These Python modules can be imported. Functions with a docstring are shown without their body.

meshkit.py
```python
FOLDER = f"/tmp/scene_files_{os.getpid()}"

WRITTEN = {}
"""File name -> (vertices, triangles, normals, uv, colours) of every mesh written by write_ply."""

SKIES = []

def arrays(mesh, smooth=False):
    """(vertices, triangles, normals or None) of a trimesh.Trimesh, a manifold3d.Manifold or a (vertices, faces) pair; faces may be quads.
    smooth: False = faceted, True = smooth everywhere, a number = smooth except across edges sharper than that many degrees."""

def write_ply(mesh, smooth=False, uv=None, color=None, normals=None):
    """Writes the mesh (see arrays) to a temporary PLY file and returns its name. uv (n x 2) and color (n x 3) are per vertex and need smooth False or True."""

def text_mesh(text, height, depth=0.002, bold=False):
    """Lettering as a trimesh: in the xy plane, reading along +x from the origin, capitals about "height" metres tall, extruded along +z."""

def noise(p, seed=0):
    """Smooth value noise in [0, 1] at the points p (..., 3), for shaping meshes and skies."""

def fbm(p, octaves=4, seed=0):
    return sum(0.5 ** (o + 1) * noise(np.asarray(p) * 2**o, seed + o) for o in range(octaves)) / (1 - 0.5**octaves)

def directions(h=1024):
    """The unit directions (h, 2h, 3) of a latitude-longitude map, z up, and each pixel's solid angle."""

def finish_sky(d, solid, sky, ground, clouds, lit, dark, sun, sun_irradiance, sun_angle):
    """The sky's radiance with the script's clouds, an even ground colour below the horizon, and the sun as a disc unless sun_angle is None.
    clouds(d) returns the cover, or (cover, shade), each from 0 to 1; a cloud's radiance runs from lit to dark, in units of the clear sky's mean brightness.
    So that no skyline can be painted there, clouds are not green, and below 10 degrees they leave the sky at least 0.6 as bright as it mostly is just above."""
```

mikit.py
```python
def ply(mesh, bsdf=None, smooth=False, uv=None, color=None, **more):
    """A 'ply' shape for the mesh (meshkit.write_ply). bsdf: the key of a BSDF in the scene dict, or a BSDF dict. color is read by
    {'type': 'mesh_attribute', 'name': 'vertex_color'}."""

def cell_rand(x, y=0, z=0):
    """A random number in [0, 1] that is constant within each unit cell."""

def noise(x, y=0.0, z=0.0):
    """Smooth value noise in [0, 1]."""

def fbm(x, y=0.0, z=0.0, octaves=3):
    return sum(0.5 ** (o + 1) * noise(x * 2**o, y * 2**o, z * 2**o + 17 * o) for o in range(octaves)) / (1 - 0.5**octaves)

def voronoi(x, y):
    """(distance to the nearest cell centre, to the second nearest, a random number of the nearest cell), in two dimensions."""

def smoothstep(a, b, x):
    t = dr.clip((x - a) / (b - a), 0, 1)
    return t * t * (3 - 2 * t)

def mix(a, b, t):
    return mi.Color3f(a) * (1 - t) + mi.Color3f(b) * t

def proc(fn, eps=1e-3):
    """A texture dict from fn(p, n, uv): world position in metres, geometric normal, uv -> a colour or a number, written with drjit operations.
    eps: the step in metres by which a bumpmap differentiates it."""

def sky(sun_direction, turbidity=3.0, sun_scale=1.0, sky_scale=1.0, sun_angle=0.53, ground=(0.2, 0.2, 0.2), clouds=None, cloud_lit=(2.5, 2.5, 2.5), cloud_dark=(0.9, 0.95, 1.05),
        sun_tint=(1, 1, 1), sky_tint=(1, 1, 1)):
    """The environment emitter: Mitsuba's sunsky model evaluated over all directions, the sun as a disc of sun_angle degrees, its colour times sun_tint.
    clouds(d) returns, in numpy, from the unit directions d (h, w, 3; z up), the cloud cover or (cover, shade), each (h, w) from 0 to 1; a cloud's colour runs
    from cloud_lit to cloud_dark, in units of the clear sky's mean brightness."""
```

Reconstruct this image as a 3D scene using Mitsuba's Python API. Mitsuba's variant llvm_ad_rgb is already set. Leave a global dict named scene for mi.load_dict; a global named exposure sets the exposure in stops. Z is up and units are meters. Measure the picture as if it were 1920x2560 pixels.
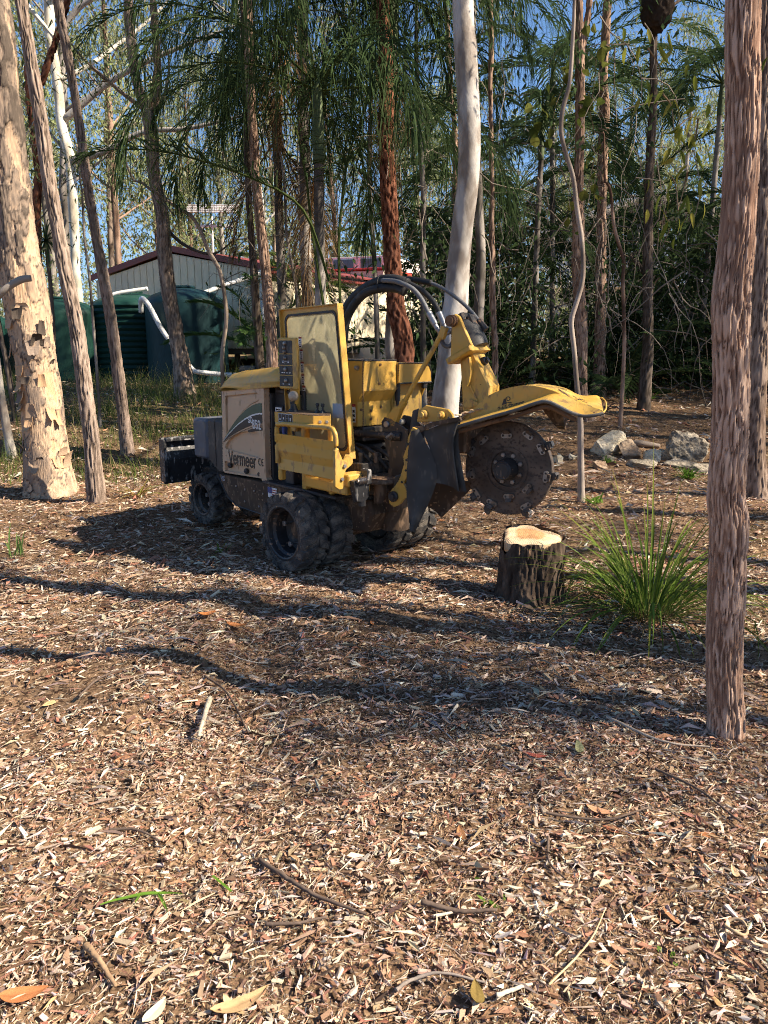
import math, random
import numpy as np, trimesh, drjit as dr, mitsuba as mi, mikit, meshkit
import manifold3d as m3
from shapely.geometry import Polygon
from mikit import noise, fbm, voronoi, cell_rand, smoothstep, mix

# ---------------------------------------------------------------- camera, light, exposure
PITCH, EYE = math.radians(12.3), 1.6
T4 = mi.ScalarTransform4f
scene, labels = {}, {}
scene['camera'] = {'type': 'perspective', 'fov': 53.02, 'fov_axis': 'x', 'near_clip': 0.05, 'far_clip': 2000.0,
                   'to_world': T4().look_at(origin=[0, 0, EYE], target=[0, math.cos(PITCH), EYE - math.sin(PITCH)], up=[0, 0, 1])}
SUN = (0.735, -0.207, 0.643)
scene['sky'] = mikit.sky(SUN, turbidity=2.6, sky_scale=.50, sky_tint=(.88, 1.0, 1.15), sun_tint=(.93, 1.0, 1.13))
exposure = 3.2

# ---------------------------------------------------------------- naming
def numbered(k):
    if k not in USED: USED.add(k); return k
    i = 1
    while f'{k}_{i:03d}' in USED: i += 1
    USED.add(f'{k}_{i:03d}'); return f'{k}_{i:03d}'
USED = set()

def thing(name, label, cat, group=None):
    k = numbered(name)
    labels[k] = {'label': label, 'category': cat}
    if group: labels[k]['group'] = group
    return k

def put(parent, name, mesh, bsdf, smooth=False, color=None, label=None, kind=None, uv=None):
    """One entry of the scene: a part of parent, or parent itself when name is None."""
    k = numbered(f'{parent}__{name}') if name else parent
    scene[k] = mikit.ply(mesh, bsdf, smooth=smooth, color=color, uv=uv)
    if label: labels.setdefault(k, {})['label'] = label
    if kind: labels.setdefault(k, {})['kind'] = kind
    return k

def structure(name, mesh, bsdf, label, smooth=False, color=None):
    k = numbered(name); labels[k] = {'label': label, 'kind': 'structure'}
    scene[k] = mikit.ply(mesh, bsdf, smooth=smooth, color=color); return k

# ---------------------------------------------------------------- mesh tools
def cat(*ms):
    out = []
    for m in ms: out += m if isinstance(m, list) else [m]
    V, F, n = [], [], 0
    for m in out:
        V.append(np.asarray(m.vertices)); F.append(np.asarray(m.faces) + n); n += len(V[-1])
    return trimesh.Trimesh(np.vstack(V), np.vstack(F), process=False)

def hull(pts):
    m = m3.Manifold.hull_points(np.asarray(pts, np.float64)).to_mesh()
    return trimesh.Trimesh(m.vert_properties[:, :3], m.tri_verts, process=False)

def box(x0, x1, y0, y1, z0, z1, c=0.006):
    lo, hi = np.minimum([x0, y0, z0], [x1, y1, z1]), np.maximum([x0, y0, z0], [x1, y1, z1])
    c = min(c, 0.45 * float((hi - lo).min()))
    pts = []
    for s in np.ndindex(2, 2, 2):
        p = np.where(s, hi, lo); d = np.where(s, -c, c)
        for k in range(3):
            q = p + d; q[k] = p[k]; pts.append(q)
    return hull(pts)

def prism(poly, y0, y1, c=0.0):
    """Polygon in (x, z), from y0 to y1. c chamfers it (convex outlines only)."""
    if c > 0:
        P = Polygon(poly); q = np.array(P.buffer(-c, join_style=2).exterior.coords)[:-1]; p = np.asarray(poly)
        f = lambda a, y: [(x, y, z) for x, z in a]
        return hull(f(q, y0) + f(p, y0 + c) + f(p, y1 - c) + f(q, y1))
    P = poly if isinstance(poly, Polygon) else Polygon(poly)
    m = trimesh.creation.extrude_polygon(P, abs(y1 - y0), engine='earcut')
    v = np.array(m.vertices); v = np.stack([v[:, 0], -v[:, 2] + max(y0, y1), v[:, 1]], 1)
    return trimesh.Trimesh(v, m.faces, process=False)

def xprism(poly, x0, x1):
    """Polygon in (y, z), from x0 to x1."""
    m = trimesh.creation.extrude_polygon(Polygon(poly), abs(x1 - x0), engine='earcut')
    v = np.array(m.vertices); v = np.stack([v[:, 2] + min(x0, x1), v[:, 0], v[:, 1]], 1)
    return trimesh.Trimesh(v, m.faces, process=False)

def spline(p, n):
    """Catmull-Rom through the rows of p, n points in all."""
    p = np.asarray(p, float)
    q = np.vstack([2 * p[0] - p[1], p, 2 * p[-1] - p[-2]])
    t = np.linspace(0, len(p) - 1 - 1e-9, n); i = t.astype(int); t = (t - i)[:, None]
    a, b, c, d = q[i], q[i + 1], q[i + 2], q[i + 3]
    return 0.5 * (2 * b + (c - a) * t + (2 * a - 5 * b + 4 * c - d) * t**2 + (3 * b - a - 3 * c + d) * t**3)

def frames(p):
    t = np.gradient(p, axis=0); t /= np.linalg.norm(t, axis=1, keepdims=True) + 1e-12
    ref = np.array([0.31, 0.95, 0.05]) if abs(t[len(t) // 2, 2]) > 0.7 else np.array([0, 0, 1.0])
    a = np.cross(ref, t); a /= np.linalg.norm(a, axis=1, keepdims=True) + 1e-12
    return t, a, np.cross(t, a)

def tube(p, r, sides=10, smooth=0, caps=True):
    p = np.asarray(p, float)
    if smooth:
        r = np.interp(np.linspace(0, 1, smooth), np.linspace(0, 1, len(p)), np.broadcast_to(r, (len(p),)))
        p = spline(p, smooth)
    r = np.broadcast_to(r, (len(p),)); t, a, b = frames(p)
    th = np.arange(sides) * 2 * np.pi / sides
    v = p[:, None] + r[:, None, None] * (np.cos(th)[None, :, None] * a[:, None] + np.sin(th)[None, :, None] * b[:, None])
    n = len(p); i, j = np.meshgrid(np.arange(n - 1), np.arange(sides), indexing='ij'); k = (j + 1) % sides
    f = np.stack([i * sides + j, i * sides + k, (i + 1) * sides + k, (i + 1) * sides + j], -1).reshape(-1, 4)
    f = np.vstack([f[:, [0, 1, 2]], f[:, [0, 2, 3]]]); v = v.reshape(-1, 3)
    if caps:
        v = np.vstack([v, p[:1], p[-1:]]); j = np.arange(sides); k = (j + 1) % sides
        f = np.vstack([f, np.stack([k, j, j * 0 + n * sides], 1), np.stack([(n - 1) * sides + j, (n - 1) * sides + k, j * 0 + n * sides + 1], 1)])
    return trimesh.Trimesh(v, f, process=False)

def lathe(prof, centre=(0, 0, 0), axis='y', n=48):
    """Closed profile of (radius, along) turned about the axis through centre."""
    pr = np.asarray(prof, float); th = np.arange(n) * 2 * np.pi / n
    r, h = pr[:, 0][:, None], np.broadcast_to(pr[:, 1][:, None], (len(pr), n))
    A, B = r * np.cos(th), r * np.sin(th)
    v = {'y': np.stack([A, h, B], -1), 'x': np.stack([h, A, B], -1), 'z': np.stack([A, B, h], -1)}[axis].reshape(-1, 3)
    i, j = np.meshgrid(np.arange(len(pr) - 1), np.arange(n), indexing='ij'); k = (j + 1) % n
    f = np.stack([i * n + j, i * n + k, (i + 1) * n + k, (i + 1) * n + j], -1).reshape(-1, 4)
    m = trimesh.Trimesh(v + np.asarray(centre), np.vstack([f[:, [0, 1, 2]], f[:, [0, 2, 3]]]), process=False)
    return m

def cyl(p0, p1, r, n=16, c=0.0):
    p0, p1 = np.asarray(p0, float), np.asarray(p1, float)
    if c > 0:
        d = (p1 - p0) / np.linalg.norm(p1 - p0)
        return tube([p0, p0 + d * 1e-5, p0 + d * c, p1 - d * c, p1 - d * 1e-5, p1], [r - c, r - c, r, r, r - c, r - c], n)
    return tube([p0, p1], r, n)

def grid_mesh(P, thick=0.0):
    """P (n, m, 3): a sheet; with thickness it becomes a closed slab along its normals."""
    n, m = P.shape[:2]
    i, j = np.meshgrid(np.arange(n - 1), np.arange(m - 1), indexing='ij')
    q = np.stack([i * m + j, (i + 1) * m + j, (i + 1) * m + j + 1, i * m + j + 1], -1).reshape(-1, 4)
    f = np.vstack([q[:, [0, 1, 2]], q[:, [0, 2, 3]]])
    if thick == 0: return trimesh.Trimesh(P.reshape(-1, 3), f, process=False)
    N = np.cross(np.gradient(P, axis=0), np.gradient(P, axis=1)); N /= np.linalg.norm(N, axis=-1, keepdims=True) + 1e-12
    v = np.vstack([P.reshape(-1, 3), (P - N * thick).reshape(-1, 3)]); o = n * m
    ring = np.concatenate([np.arange(m), np.arange(2, n + 1) * m - 1, (n - 1) * m + np.arange(m - 2, -1, -1), np.arange(n - 2, 0, -1) * m])
    k = np.roll(ring, -1)
    side = np.vstack([np.stack([ring, k, k + o], 1), np.stack([ring, k + o, ring + o], 1)])
    return trimesh.Trimesh(v, np.vstack([f, f[:, ::-1] + o, side]), process=False)

def moved(m, R, o):
    return trimesh.Trimesh(np.asarray(m.vertices) @ np.asarray(R, float) + np.asarray(o), m.faces, process=False)
# ---------------------------------------------------------------- materials
def rgb(*c): return {'type': 'rgb', 'value': list(c)}
def P3(f, eps=1e-3): return mikit.proc(f, eps)
VC = {'type': 'mesh_attribute', 'name': 'vertex_color'}

def principled(key, color, rough=0.5, spec=0.4, metallic=0.0, bump=None, bscale=1.0, **kw):
    b = {'type': 'principled', 'base_color': color if isinstance(color, dict) else rgb(*color), 'roughness': rough, 'specular': spec, 'metallic': metallic, **kw}
    if bump: b = {'type': 'bumpmap', 'arbitrary': bump, 'scale': bscale, 'bsdf': b}
    scene[key] = {'type': 'twosided', 'bsdf': b}

def worn(base, faded, dirt, chip, fs=6.0, dirt_at=0.57, chip_at=0.885, chip_s=55.0):
    """Old paint: fading in patches, grime in specks and runs, chips down to what is below."""
    def f(p, n, uv):
        a = fbm(p.x * fs, p.y * fs, p.z * fs)
        c = mix(base, faded, smoothstep(0.35, 0.75, a))
        g = fbm(p.x * 45 + 7, p.y * 45, p.z * 14)
        c = mix(c, dirt, 0.75 * smoothstep(dirt_at, dirt_at + 0.14, g * 0.65 + a * 0.35))
        k = noise(p.x * chip_s, p.y * chip_s, p.z * chip_s) * 0.75 + noise(p.x * chip_s * 0.23 + 3, p.y * chip_s * 0.23, p.z * chip_s * 0.23) * 0.25
        return mix(c, chip, smoothstep(chip_at, chip_at + 0.03, k))
    return P3(f)

principled('yellow_paint', worn((0.50, 0.285, 0.046), (0.49, 0.31, 0.080), (0.24, 0.14, 0.065), (0.10, 0.045, 0.02)), 0.42, 0.45)
principled('yellow_hood', worn((0.52, 0.285, 0.04), (0.52, 0.315, 0.075), (0.38, 0.25, 0.11), (0.35, 0.22, 0.09)), 0.38, 0.5)
principled('tan_plastic', worn((0.55, 0.38, 0.235), (0.51, 0.36, 0.235), (0.30, 0.19, 0.11), (0.22, 0.13, 0.07), chip_at=0.87), 0.55, 0.35)
principled('black_plastic', worn((0.030, 0.030, 0.031), (0.055, 0.052, 0.048), (0.14, 0.11, 0.085), (0.09, 0.08, 0.07)), 0.55, 0.4)
principled('black_steel', worn((0.022, 0.022, 0.024), (0.05, 0.043, 0.037), (0.15, 0.105, 0.07), (0.17, 0.10, 0.06), chip_at=0.76), 0.5, 0.45)
principled('scraped_steel', worn((0.020, 0.020, 0.022), (0.03, 0.03, 0.03), (0.35, 0.33, 0.31), (0.40, 0.38, 0.36), dirt_at=0.54, chip_at=0.78, chip_s=30), 0.45, 0.5)
principled('muddy_steel', worn((0.060, 0.040, 0.027), (0.10, 0.062, 0.038), (0.20, 0.13, 0.08), (0.22, 0.13, 0.075), dirt_at=0.52, chip_at=0.74), 0.75, 0.25)
principled('grey_paint', worn((0.075, 0.085, 0.105), (0.10, 0.11, 0.13), (0.17, 0.15, 0.12), (0.14, 0.13, 0.12)), 0.5, 0.4)
principled('rubber_flap', worn((0.038, 0.036, 0.034), (0.065, 0.060, 0.055), (0.12, 0.10, 0.08), (0.10, 0.085, 0.07)), 0.6, 0.35)
principled('flap_edge', worn((0.10, 0.092, 0.082), (0.14, 0.13, 0.115), (0.22, 0.18, 0.14), (0.05, 0.045, 0.04)), 0.7, 0.3)
def tyre_dust(p, n, uv):
    a = fbm(p.x * 18, p.y * 18, p.z * 18); g = noise(p.x * 160, p.y * 160, p.z * 160)
    return mix((0.042, 0.041, 0.041), (0.17, 0.145, 0.118), smoothstep(0.35, 0.75, a * 0.75 + g * 0.25))
principled('tyre_rubber', P3(tyre_dust), 0.85, 0.2)
def disc_rust(p, n, uv):
    a = fbm(p.x * 9, p.y * 9, p.z * 9); g = fbm(p.x * 60, p.y * 60, p.z * 60)
    c = mix((0.065, 0.048, 0.038), (0.125, 0.092, 0.070), smoothstep(0.3, 0.7, a))
    return mix(c, (0.045, 0.033, 0.027), smoothstep(0.5, 0.72, g))
principled('disc_steel', P3(disc_rust), 0.55, 0.5, 0.25)
principled('worn_steel', worn((0.30, 0.28, 0.26), (0.22, 0.20, 0.18), (0.12, 0.085, 0.06), (0.10, 0.07, 0.05), dirt_at=0.52), 0.4, 0.5, 0.7)
principled('bolt_steel', (0.28, 0.265, 0.25), 0.4, 0.5, 0.6)
principled('rusty_steel', worn((0.16, 0.085, 0.045), (0.22, 0.12, 0.06), (0.09, 0.05, 0.03), (0.26, 0.2, 0.15)), 0.65, 0.35, 0.3)
principled('hose_black', worn((0.016, 0.016, 0.017), (0.03, 0.029, 0.027), (0.07, 0.06, 0.05), (0.05, 0.045, 0.04)), 0.6, 0.35)
principled('hose_grey', (0.115, 0.118, 0.123), 0.55, 0.35)
principled('fitting', (0.30, 0.30, 0.31), 0.45, 0.5, 0.6)
principled('decal_green', (0.055, 0.095, 0.062), 0.4, 0.4)
principled('decal_black', (0.030, 0.027, 0.025), 0.45, 0.4)
principled('decal_white', (0.66, 0.66, 0.64), 0.45, 0.4)
principled('decal_red', (0.34, 0.045, 0.03), 0.45, 0.4)
principled('decal_blue', (0.035, 0.06, 0.20), 0.45, 0.4)
principled('decal_grey', (0.33, 0.37, 0.42), 0.5, 0.4)
principled('gauge_face', (0.52, 0.50, 0.42), 0.4, 0.5)
principled('beige_knob', (0.42, 0.34, 0.25), 0.45, 0.45)
def dust_cover(p, n, uv):
    a = fbm(p.x * 7 + 3, p.y * 7, p.z * 2.2, octaves=4); g = noise(p.x * 120, p.y * 120, p.z * 60)
    return dr.clip(0.76 + 0.20 * a + 0.10 * (g - 0.5), 0.0, 0.96)
scene['shield_sheet'] = {'type': 'blendbsdf', 'weight': P3(dust_cover), 'bsdf_0': {'type': 'thindielectric', 'int_ior': 1.45},
                         'bsdf_1': {'type': 'principledthin', 'base_color': rgb(0.56, 0.50, 0.30), 'roughness': 0.4, 'diff_trans': 1.0}}
# ---------------------------------------------------------------- the ground
def sst(a, b, x):
    t = np.clip((x - a) / (b - a), 0, 1); return t * t * (3 - 2 * t)
def ground_base(x, y):
    x, y = np.asarray(x, float), np.asarray(y, float)
    left = 1 - sst(-2.2, 1.2, x)
    h = left * (0.60 * sst(8.5, 12.8, y) + 0.045 * np.clip(y - 12.8, 0, 20)) + (1 - left) * 0.11 * np.logaddexp(0, (y - 9.2) * 1.6) / 1.6
    h = np.minimum(h, 1.15 + 0.02 * np.maximum(y - 30, 0))
    return np.where(y > 90, np.minimum(h, 2.4), h)
def ground_z(x, y):
    x, y = np.broadcast_arrays(np.asarray(x, float), np.asarray(y, float))
    p = np.stack([x, y, 0 * x], -1)
    b = 0.085 * (meshkit.fbm(p * 1.15, 3, 3) - 0.5) + 0.045 * (meshkit.fbm(p * 4.3, 2, 8) - 0.5) + 0.018 * (meshkit.noise(p * 13, 5) - 0.5)
    # the wheel rut that runs away from the viewer at the left
    rut = np.exp(-((x + 0.62 + 0.12 * np.sin(y * 1.7)) / 0.22) ** 2) * sst(1.6, 2.4, y) * (1 - sst(4.2, 5.2, y))
    heap = np.exp(-((x + 1.05 + 0.1 * np.sin(y * 2.3)) / 0.35) ** 2) * sst(2.6, 3.2, y) * (1 - sst(4.6, 5.4, y))
    return ground_base(x, y) + b - 0.07 * rut + 0.08 * heap - 0.07 * np.exp(-(((x + .93) / .13) ** 2 + ((y - 2.93) / .09) ** 2))
def gp(x, y, dz=0.0): return np.array([x, y, float(ground_z(x, y)) + dz])
def axis(*segs):
    out = [np.array([segs[0][0]])]
    for a, b, d in segs: out.append(np.linspace(a, b, max(2, int(round((b - a) / d)) + 1))[1:])
    return np.concatenate(out)
gx = axis((-400, -60, 34), (-60, -20, 4), (-20, -6, .5), (-6, 6, .075), (6, 20, .5), (20, 60, 4), (60, 400, 34))
gy = axis((-200, -20, 30), (-20, .6, 1.2), (.6, 10, .065), (10, 22, .3), (22, 60, 2), (60, 500, 40))
GX, GY = np.meshgrid(gx, gy, indexing='ij')
def soil(p, n, uv):
    a = fbm(p.x * 2.2, p.y * 2.2, 0.0, octaves=3)
    d1, d2, r = voronoi(p.x * 34, p.y * 58); q = noise(p.x * 110, p.y * 70); gr = noise(p.x * 330, p.y * 330)
    c = mix((0.075, 0.047, 0.030), (0.24, 0.152, 0.090), smoothstep(0.25, 0.75, r))
    c = dr.select(q > 0.62, mix((0.16, 0.10, 0.06), (0.36, 0.25, 0.15), (q - 0.62) * 2.6), c)
    c = c * (0.55 + 0.45 * smoothstep(0.02, 0.10, d2 - d1))
    c = c * (0.70 + 0.60 * gr)
    far = smoothstep(9.0, 13.0, p.y) * smoothstep(0.5, -2.0, p.x)
    g = mix((0.11, 0.095, 0.045), (0.22, 0.17, 0.09), q)
    c = mix(c, g, far * smoothstep(0.35, 0.6, a))
    return mix(c, (0.075, 0.05, 0.032), 0.5 * smoothstep(0.5, 0.72, a))
scene['soil'] = {'type': 'twosided', 'bsdf': {'type': 'diffuse', 'reflectance': P3(soil)}}
structure('ground', grid_mesh(np.stack([GX, GY, ground_z(GX, GY)], -1)), 'soil', 'bare brown earth and bark mulch of the bush clearing rising towards the back', True)

# chips, bark shreds and dead leaves: pieces of many sizes lying across one another
scene['litter'] = {'type': 'twosided', 'bsdf': {'type': 'diffuse', 'reflectance': VC}}
scene['leaf'] = {'type': 'principledthin', 'base_color': VC, 'roughness': 0.42, 'spec_trans': 0.0, 'diff_trans': 0.75}
SHADES = np.array([(.58, .465, .345), (.47, .35, .25), (.34, .222, .150), (.23, .135, .090), (.31, .150, .098), (.15, .090, .064), (.40, .345, .295), (.68, .58, .46), (.07, .048, .040), (.44, .245, .150)])
def bare(x, y):
    """How bare the earth is: the trodden patch at the left and small worn spots."""
    p = np.stack([x, y, 0 * x], -1); e = ((x + 1.62) / .62) ** 2 + ((y - 3.12) / .42) ** 2 + 1.6 * (meshkit.fbm(p * 3.1, 3, 21) - .5)
    return np.maximum(.93 * (1 - sst(.55, 1.25, e)), .75 * sst(.64, .74, meshkit.fbm(p * 1.9, 3, 33)) * sst(2.5, 3.0, y))
def scatter(rng, n, ylo, yhi, power, xlim=None):
    """Points over the ground, even over the area widened with the distance."""
    y = (ylo**power + (yhi**power - ylo**power) * rng.rand(n)) ** (1 / power)
    x = (rng.rand(n) * 2 - 1) * (0.60 * y + 0.55) if xlim is None else xlim[0] + (xlim[1] - xlim[0]) * rng.rand(n)
    if n > 1000:
        x = np.where(rng.rand(n) < bare(x, y), (rng.rand(n) * 2 - 1) * (0.60 * y + 0.55), x)
    return x, y
PLANS = {'chip': [(-.5, -.35), (-.40, .45), (.15, .5), (.5, .05), (.30, -.5)], 'block': [(-.5, -.42), (-.44, .5), (.5, .38), (.42, -.5)], 'flat': [(-.5, 0), (-.15, .5), (.5, .05), (-.05, -.5)]}
def pieces(rng, x, y, L, W, H, colors, tilt=0.25, lift=0.0, kind='chip'):
    """Loose pieces: uneven slabs with sides (chip, block), bent ridged shreds, or thin curled leaves (flat)."""
    n = len(x); z = ground_z(x, y)
    yaw = rng.rand(n) * 2 * np.pi; t1, t2 = rng.randn(n) * tilt * .55, rng.randn(n) * tilt
    u = np.stack([np.cos(yaw) * np.cos(t1), np.sin(yaw) * np.cos(t1), np.sin(t1)], -1)
    v = np.stack([-np.sin(yaw), np.cos(yaw), 0 * yaw], -1); w = np.cross(u, v)
    v, w = v * np.cos(t2)[:, None] + w * np.sin(t2)[:, None], w * np.cos(t2)[:, None] - v * np.sin(t2)[:, None]
    bend = rng.randn(n) * .14 * L
    c = np.stack([x, y, z + lift + H * .5 + np.abs(np.sin(t1)) * L * .35 + rng.rand(n) * .010], -1)
    E3 = lambda a, b, h: c[:, None] + a[..., None] * u[:, None] + b[..., None] * v[:, None] + h[..., None] * w[:, None]
    if kind == 'shred':
        k = rng.randn(n, 1) * .10 * L[:, None] * np.array([0, 1, 0, 1])[None]
        V = E3(np.array([-.5, 0, .5, .03])[None] * L[:, None], np.array([0, .5, 0, -.5])[None] * W[:, None] + k, np.array([0, .9, 0, .2])[None] * (H + np.abs(bend) * .5)[:, None]); f = [(0, 3, 1), (3, 2, 1)]
    else:
        plan = np.array(PLANS[kind]); m = len(plan)
        Q = plan[None] + rng.randn(n, m, 2) * [.05, .09]
        top = E3(Q[..., 0] * L[:, None], Q[..., 1] * W[:, None], bend[:, None] * (1 - (2 * Q[..., 0]) ** 2) + H[:, None] * .5)
        f = [(0, k + 2, k + 1) for k in range(m - 2)]
        V = top
        if kind != 'flat':
            V = np.concatenate([top, top - H[:, None, None] * w[:, None]], 1); f += [t for k in range(m) for t in ((k, (k + 1) % m, (k + 1) % m + m), (k, (k + 1) % m + m, k + m))]
    m = V.shape[1]; F = (np.array(f)[None] + m * np.arange(n)[:, None, None]).reshape(-1, 3)
    return V.reshape(-1, 3), F, np.repeat(colors, m, 0)
def tone(rng, n, weights, spread=.16):
    k = rng.choice(len(SHADES), n, p=np.array(weights) / sum(weights))
    return np.clip(SHADES[k] * (1 + spread * rng.randn(n, 1)) * (1 + .05 * rng.randn(n, 3)), .02, .8)
def joined(parts):
    V, F, C, k = [], [], [], 0
    for v, f, c in parts: V.append(v); F.append(f + k); C.append(c); k += len(v)
    return trimesh.Trimesh(np.vstack(V), np.vstack(F), process=False), np.vstack(C)
rng = np.random.RandomState(11)
def ln(n, med, sig, lo, hi): return np.clip(med * np.exp(sig * rng.randn(n)), lo, hi)
lit = []
PAL = (17, 20, 19, 12, 7, 10, 14, 8, 6, 6)
for n, ylo, yhi, pw, s, kd, share in ((46000, 1.25, 3.1, 1.6, .62, 'block', .9), (12000, 3.0, 5.6, 1.8, 1.0, 'block', 0), (36000, 3.0, 5.6, 1.8, .86, 'flat', 1.0), (30000, 5.4, 9.5, 1.9, 1.25, 'flat', .5), (13000, 9, 20, 2, 2.2, 'flat', .3)):
    x, y = scatter(rng, n, ylo, yhi, pw)
    L = ln(n, .018 * s, .60, .004, .085 * s); W = np.clip(L * (.13 + .40 * rng.rand(n) ** 1.8), .0018, .020 * s); H = np.clip(W * (.20 + .4 * rng.rand(n)), .0012, .007)
    lit.append(pieces(rng, x, y, L, W, H, tone(rng, n, PAL), .42, 0 if kd == 'block' else .003, kd))
    m = int(n * share)                                                 # long shreds and needles
    if not m: continue
    x, y = scatter(rng, m, ylo, yhi, pw)
    L = ln(m, .042 * s, .65, .010, .24 * s); W = .0013 * s + .0030 * s * rng.rand(m) ** 2
    lit.append(pieces(rng, x, y, L, W, W * .7, tone(rng, m, (14, 16, 15, 9, 6, 10, 15, 10, 6, 5)), .24, .004, 'shred'))
    m = n // 12                                                        # flat dead leaves
    x, y = scatter(rng, m, ylo, yhi, pw)
    L = ln(m, .046 * s, .40, .02, .10 * s); W = L * (.20 + .2 * rng.rand(m))
    lit.append(pieces(rng, x, y, L, W, np.full(m, .0012), tone(rng, m, (8, 12, 12, 6, 10, 2, 12, 6, 1, 12)), .35, .006, 'flat'))
x, y = scatter(rng, 9000, 8.4, 17, 2, (-9, 6)); n = len(x)
L = ln(n, .06, .35, .03, .12)
lit.append(pieces(rng, x, y, L, L * .3, np.full(n, .002), tone(rng, n, (10, 14, 12, 6, 8, 4, 10, 8, 2, 10)), .4, .02, 'flat'))
lm, lc = joined(lit)
k = numbered('wood_chip_mulch'); scene[k] = mikit.ply(lm, 'litter', color=lc)
labels[k] = {'label': 'wood chips, bark shreds and dead leaves strewn over the ground', 'category': 'mulch', 'kind': 'stuff'}

# grass of the bank
def grass(rng, x, y, hgt, wid, lean, cols, segs=3):
    n = len(x); z = ground_z(x, y); az = rng.rand(n) * 2 * np.pi
    d = np.stack([np.cos(az), np.sin(az)], -1); s = np.stack([-np.sin(az), np.cos(az)], -1)
    t = np.linspace(0, 1, segs + 1)
    out = (lean * hgt)[:, None] * t**1.8; up = hgt[:, None] * (t - .35 * lean[:, None] * t**2.2)
    w = wid[:, None] * (1 - t * .93)[None]
    c = np.stack([x[:, None] + d[:, :1] * out, y[:, None] + d[:, 1:] * out, z[:, None] - .01 + up], -1)
    off = np.stack([s[:, :1] * w, s[:, 1:] * w, 0 * w], -1)
    V = np.stack([c - off, c + off], 2).reshape(n, -1, 3); m = 2 * (segs + 1)
    f = np.array([t_ for i in range(segs) for t_ in ((2 * i, 2 * i + 1, 2 * i + 3), (2 * i, 2 * i + 3, 2 * i + 2))])
    return V.reshape(-1, 3), (f[None] + m * np.arange(n)[:, None, None]).reshape(-1, 3), np.repeat(cols, m, 0)
rng = np.random.RandomState(12)
G1, G2, G3 = np.array((.12, .165, .042)), np.array((.38, .31, .16)), np.array((.19, .215, .075))
gr = []
x, y = rng.uniform(-10, -.9, 44000), 8.3 + 9.7 * rng.rand(44000) ** 1.25
patch = meshkit.fbm(np.stack([x * .9, y * .9, 0 * x], -1), 3, 4)
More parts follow.
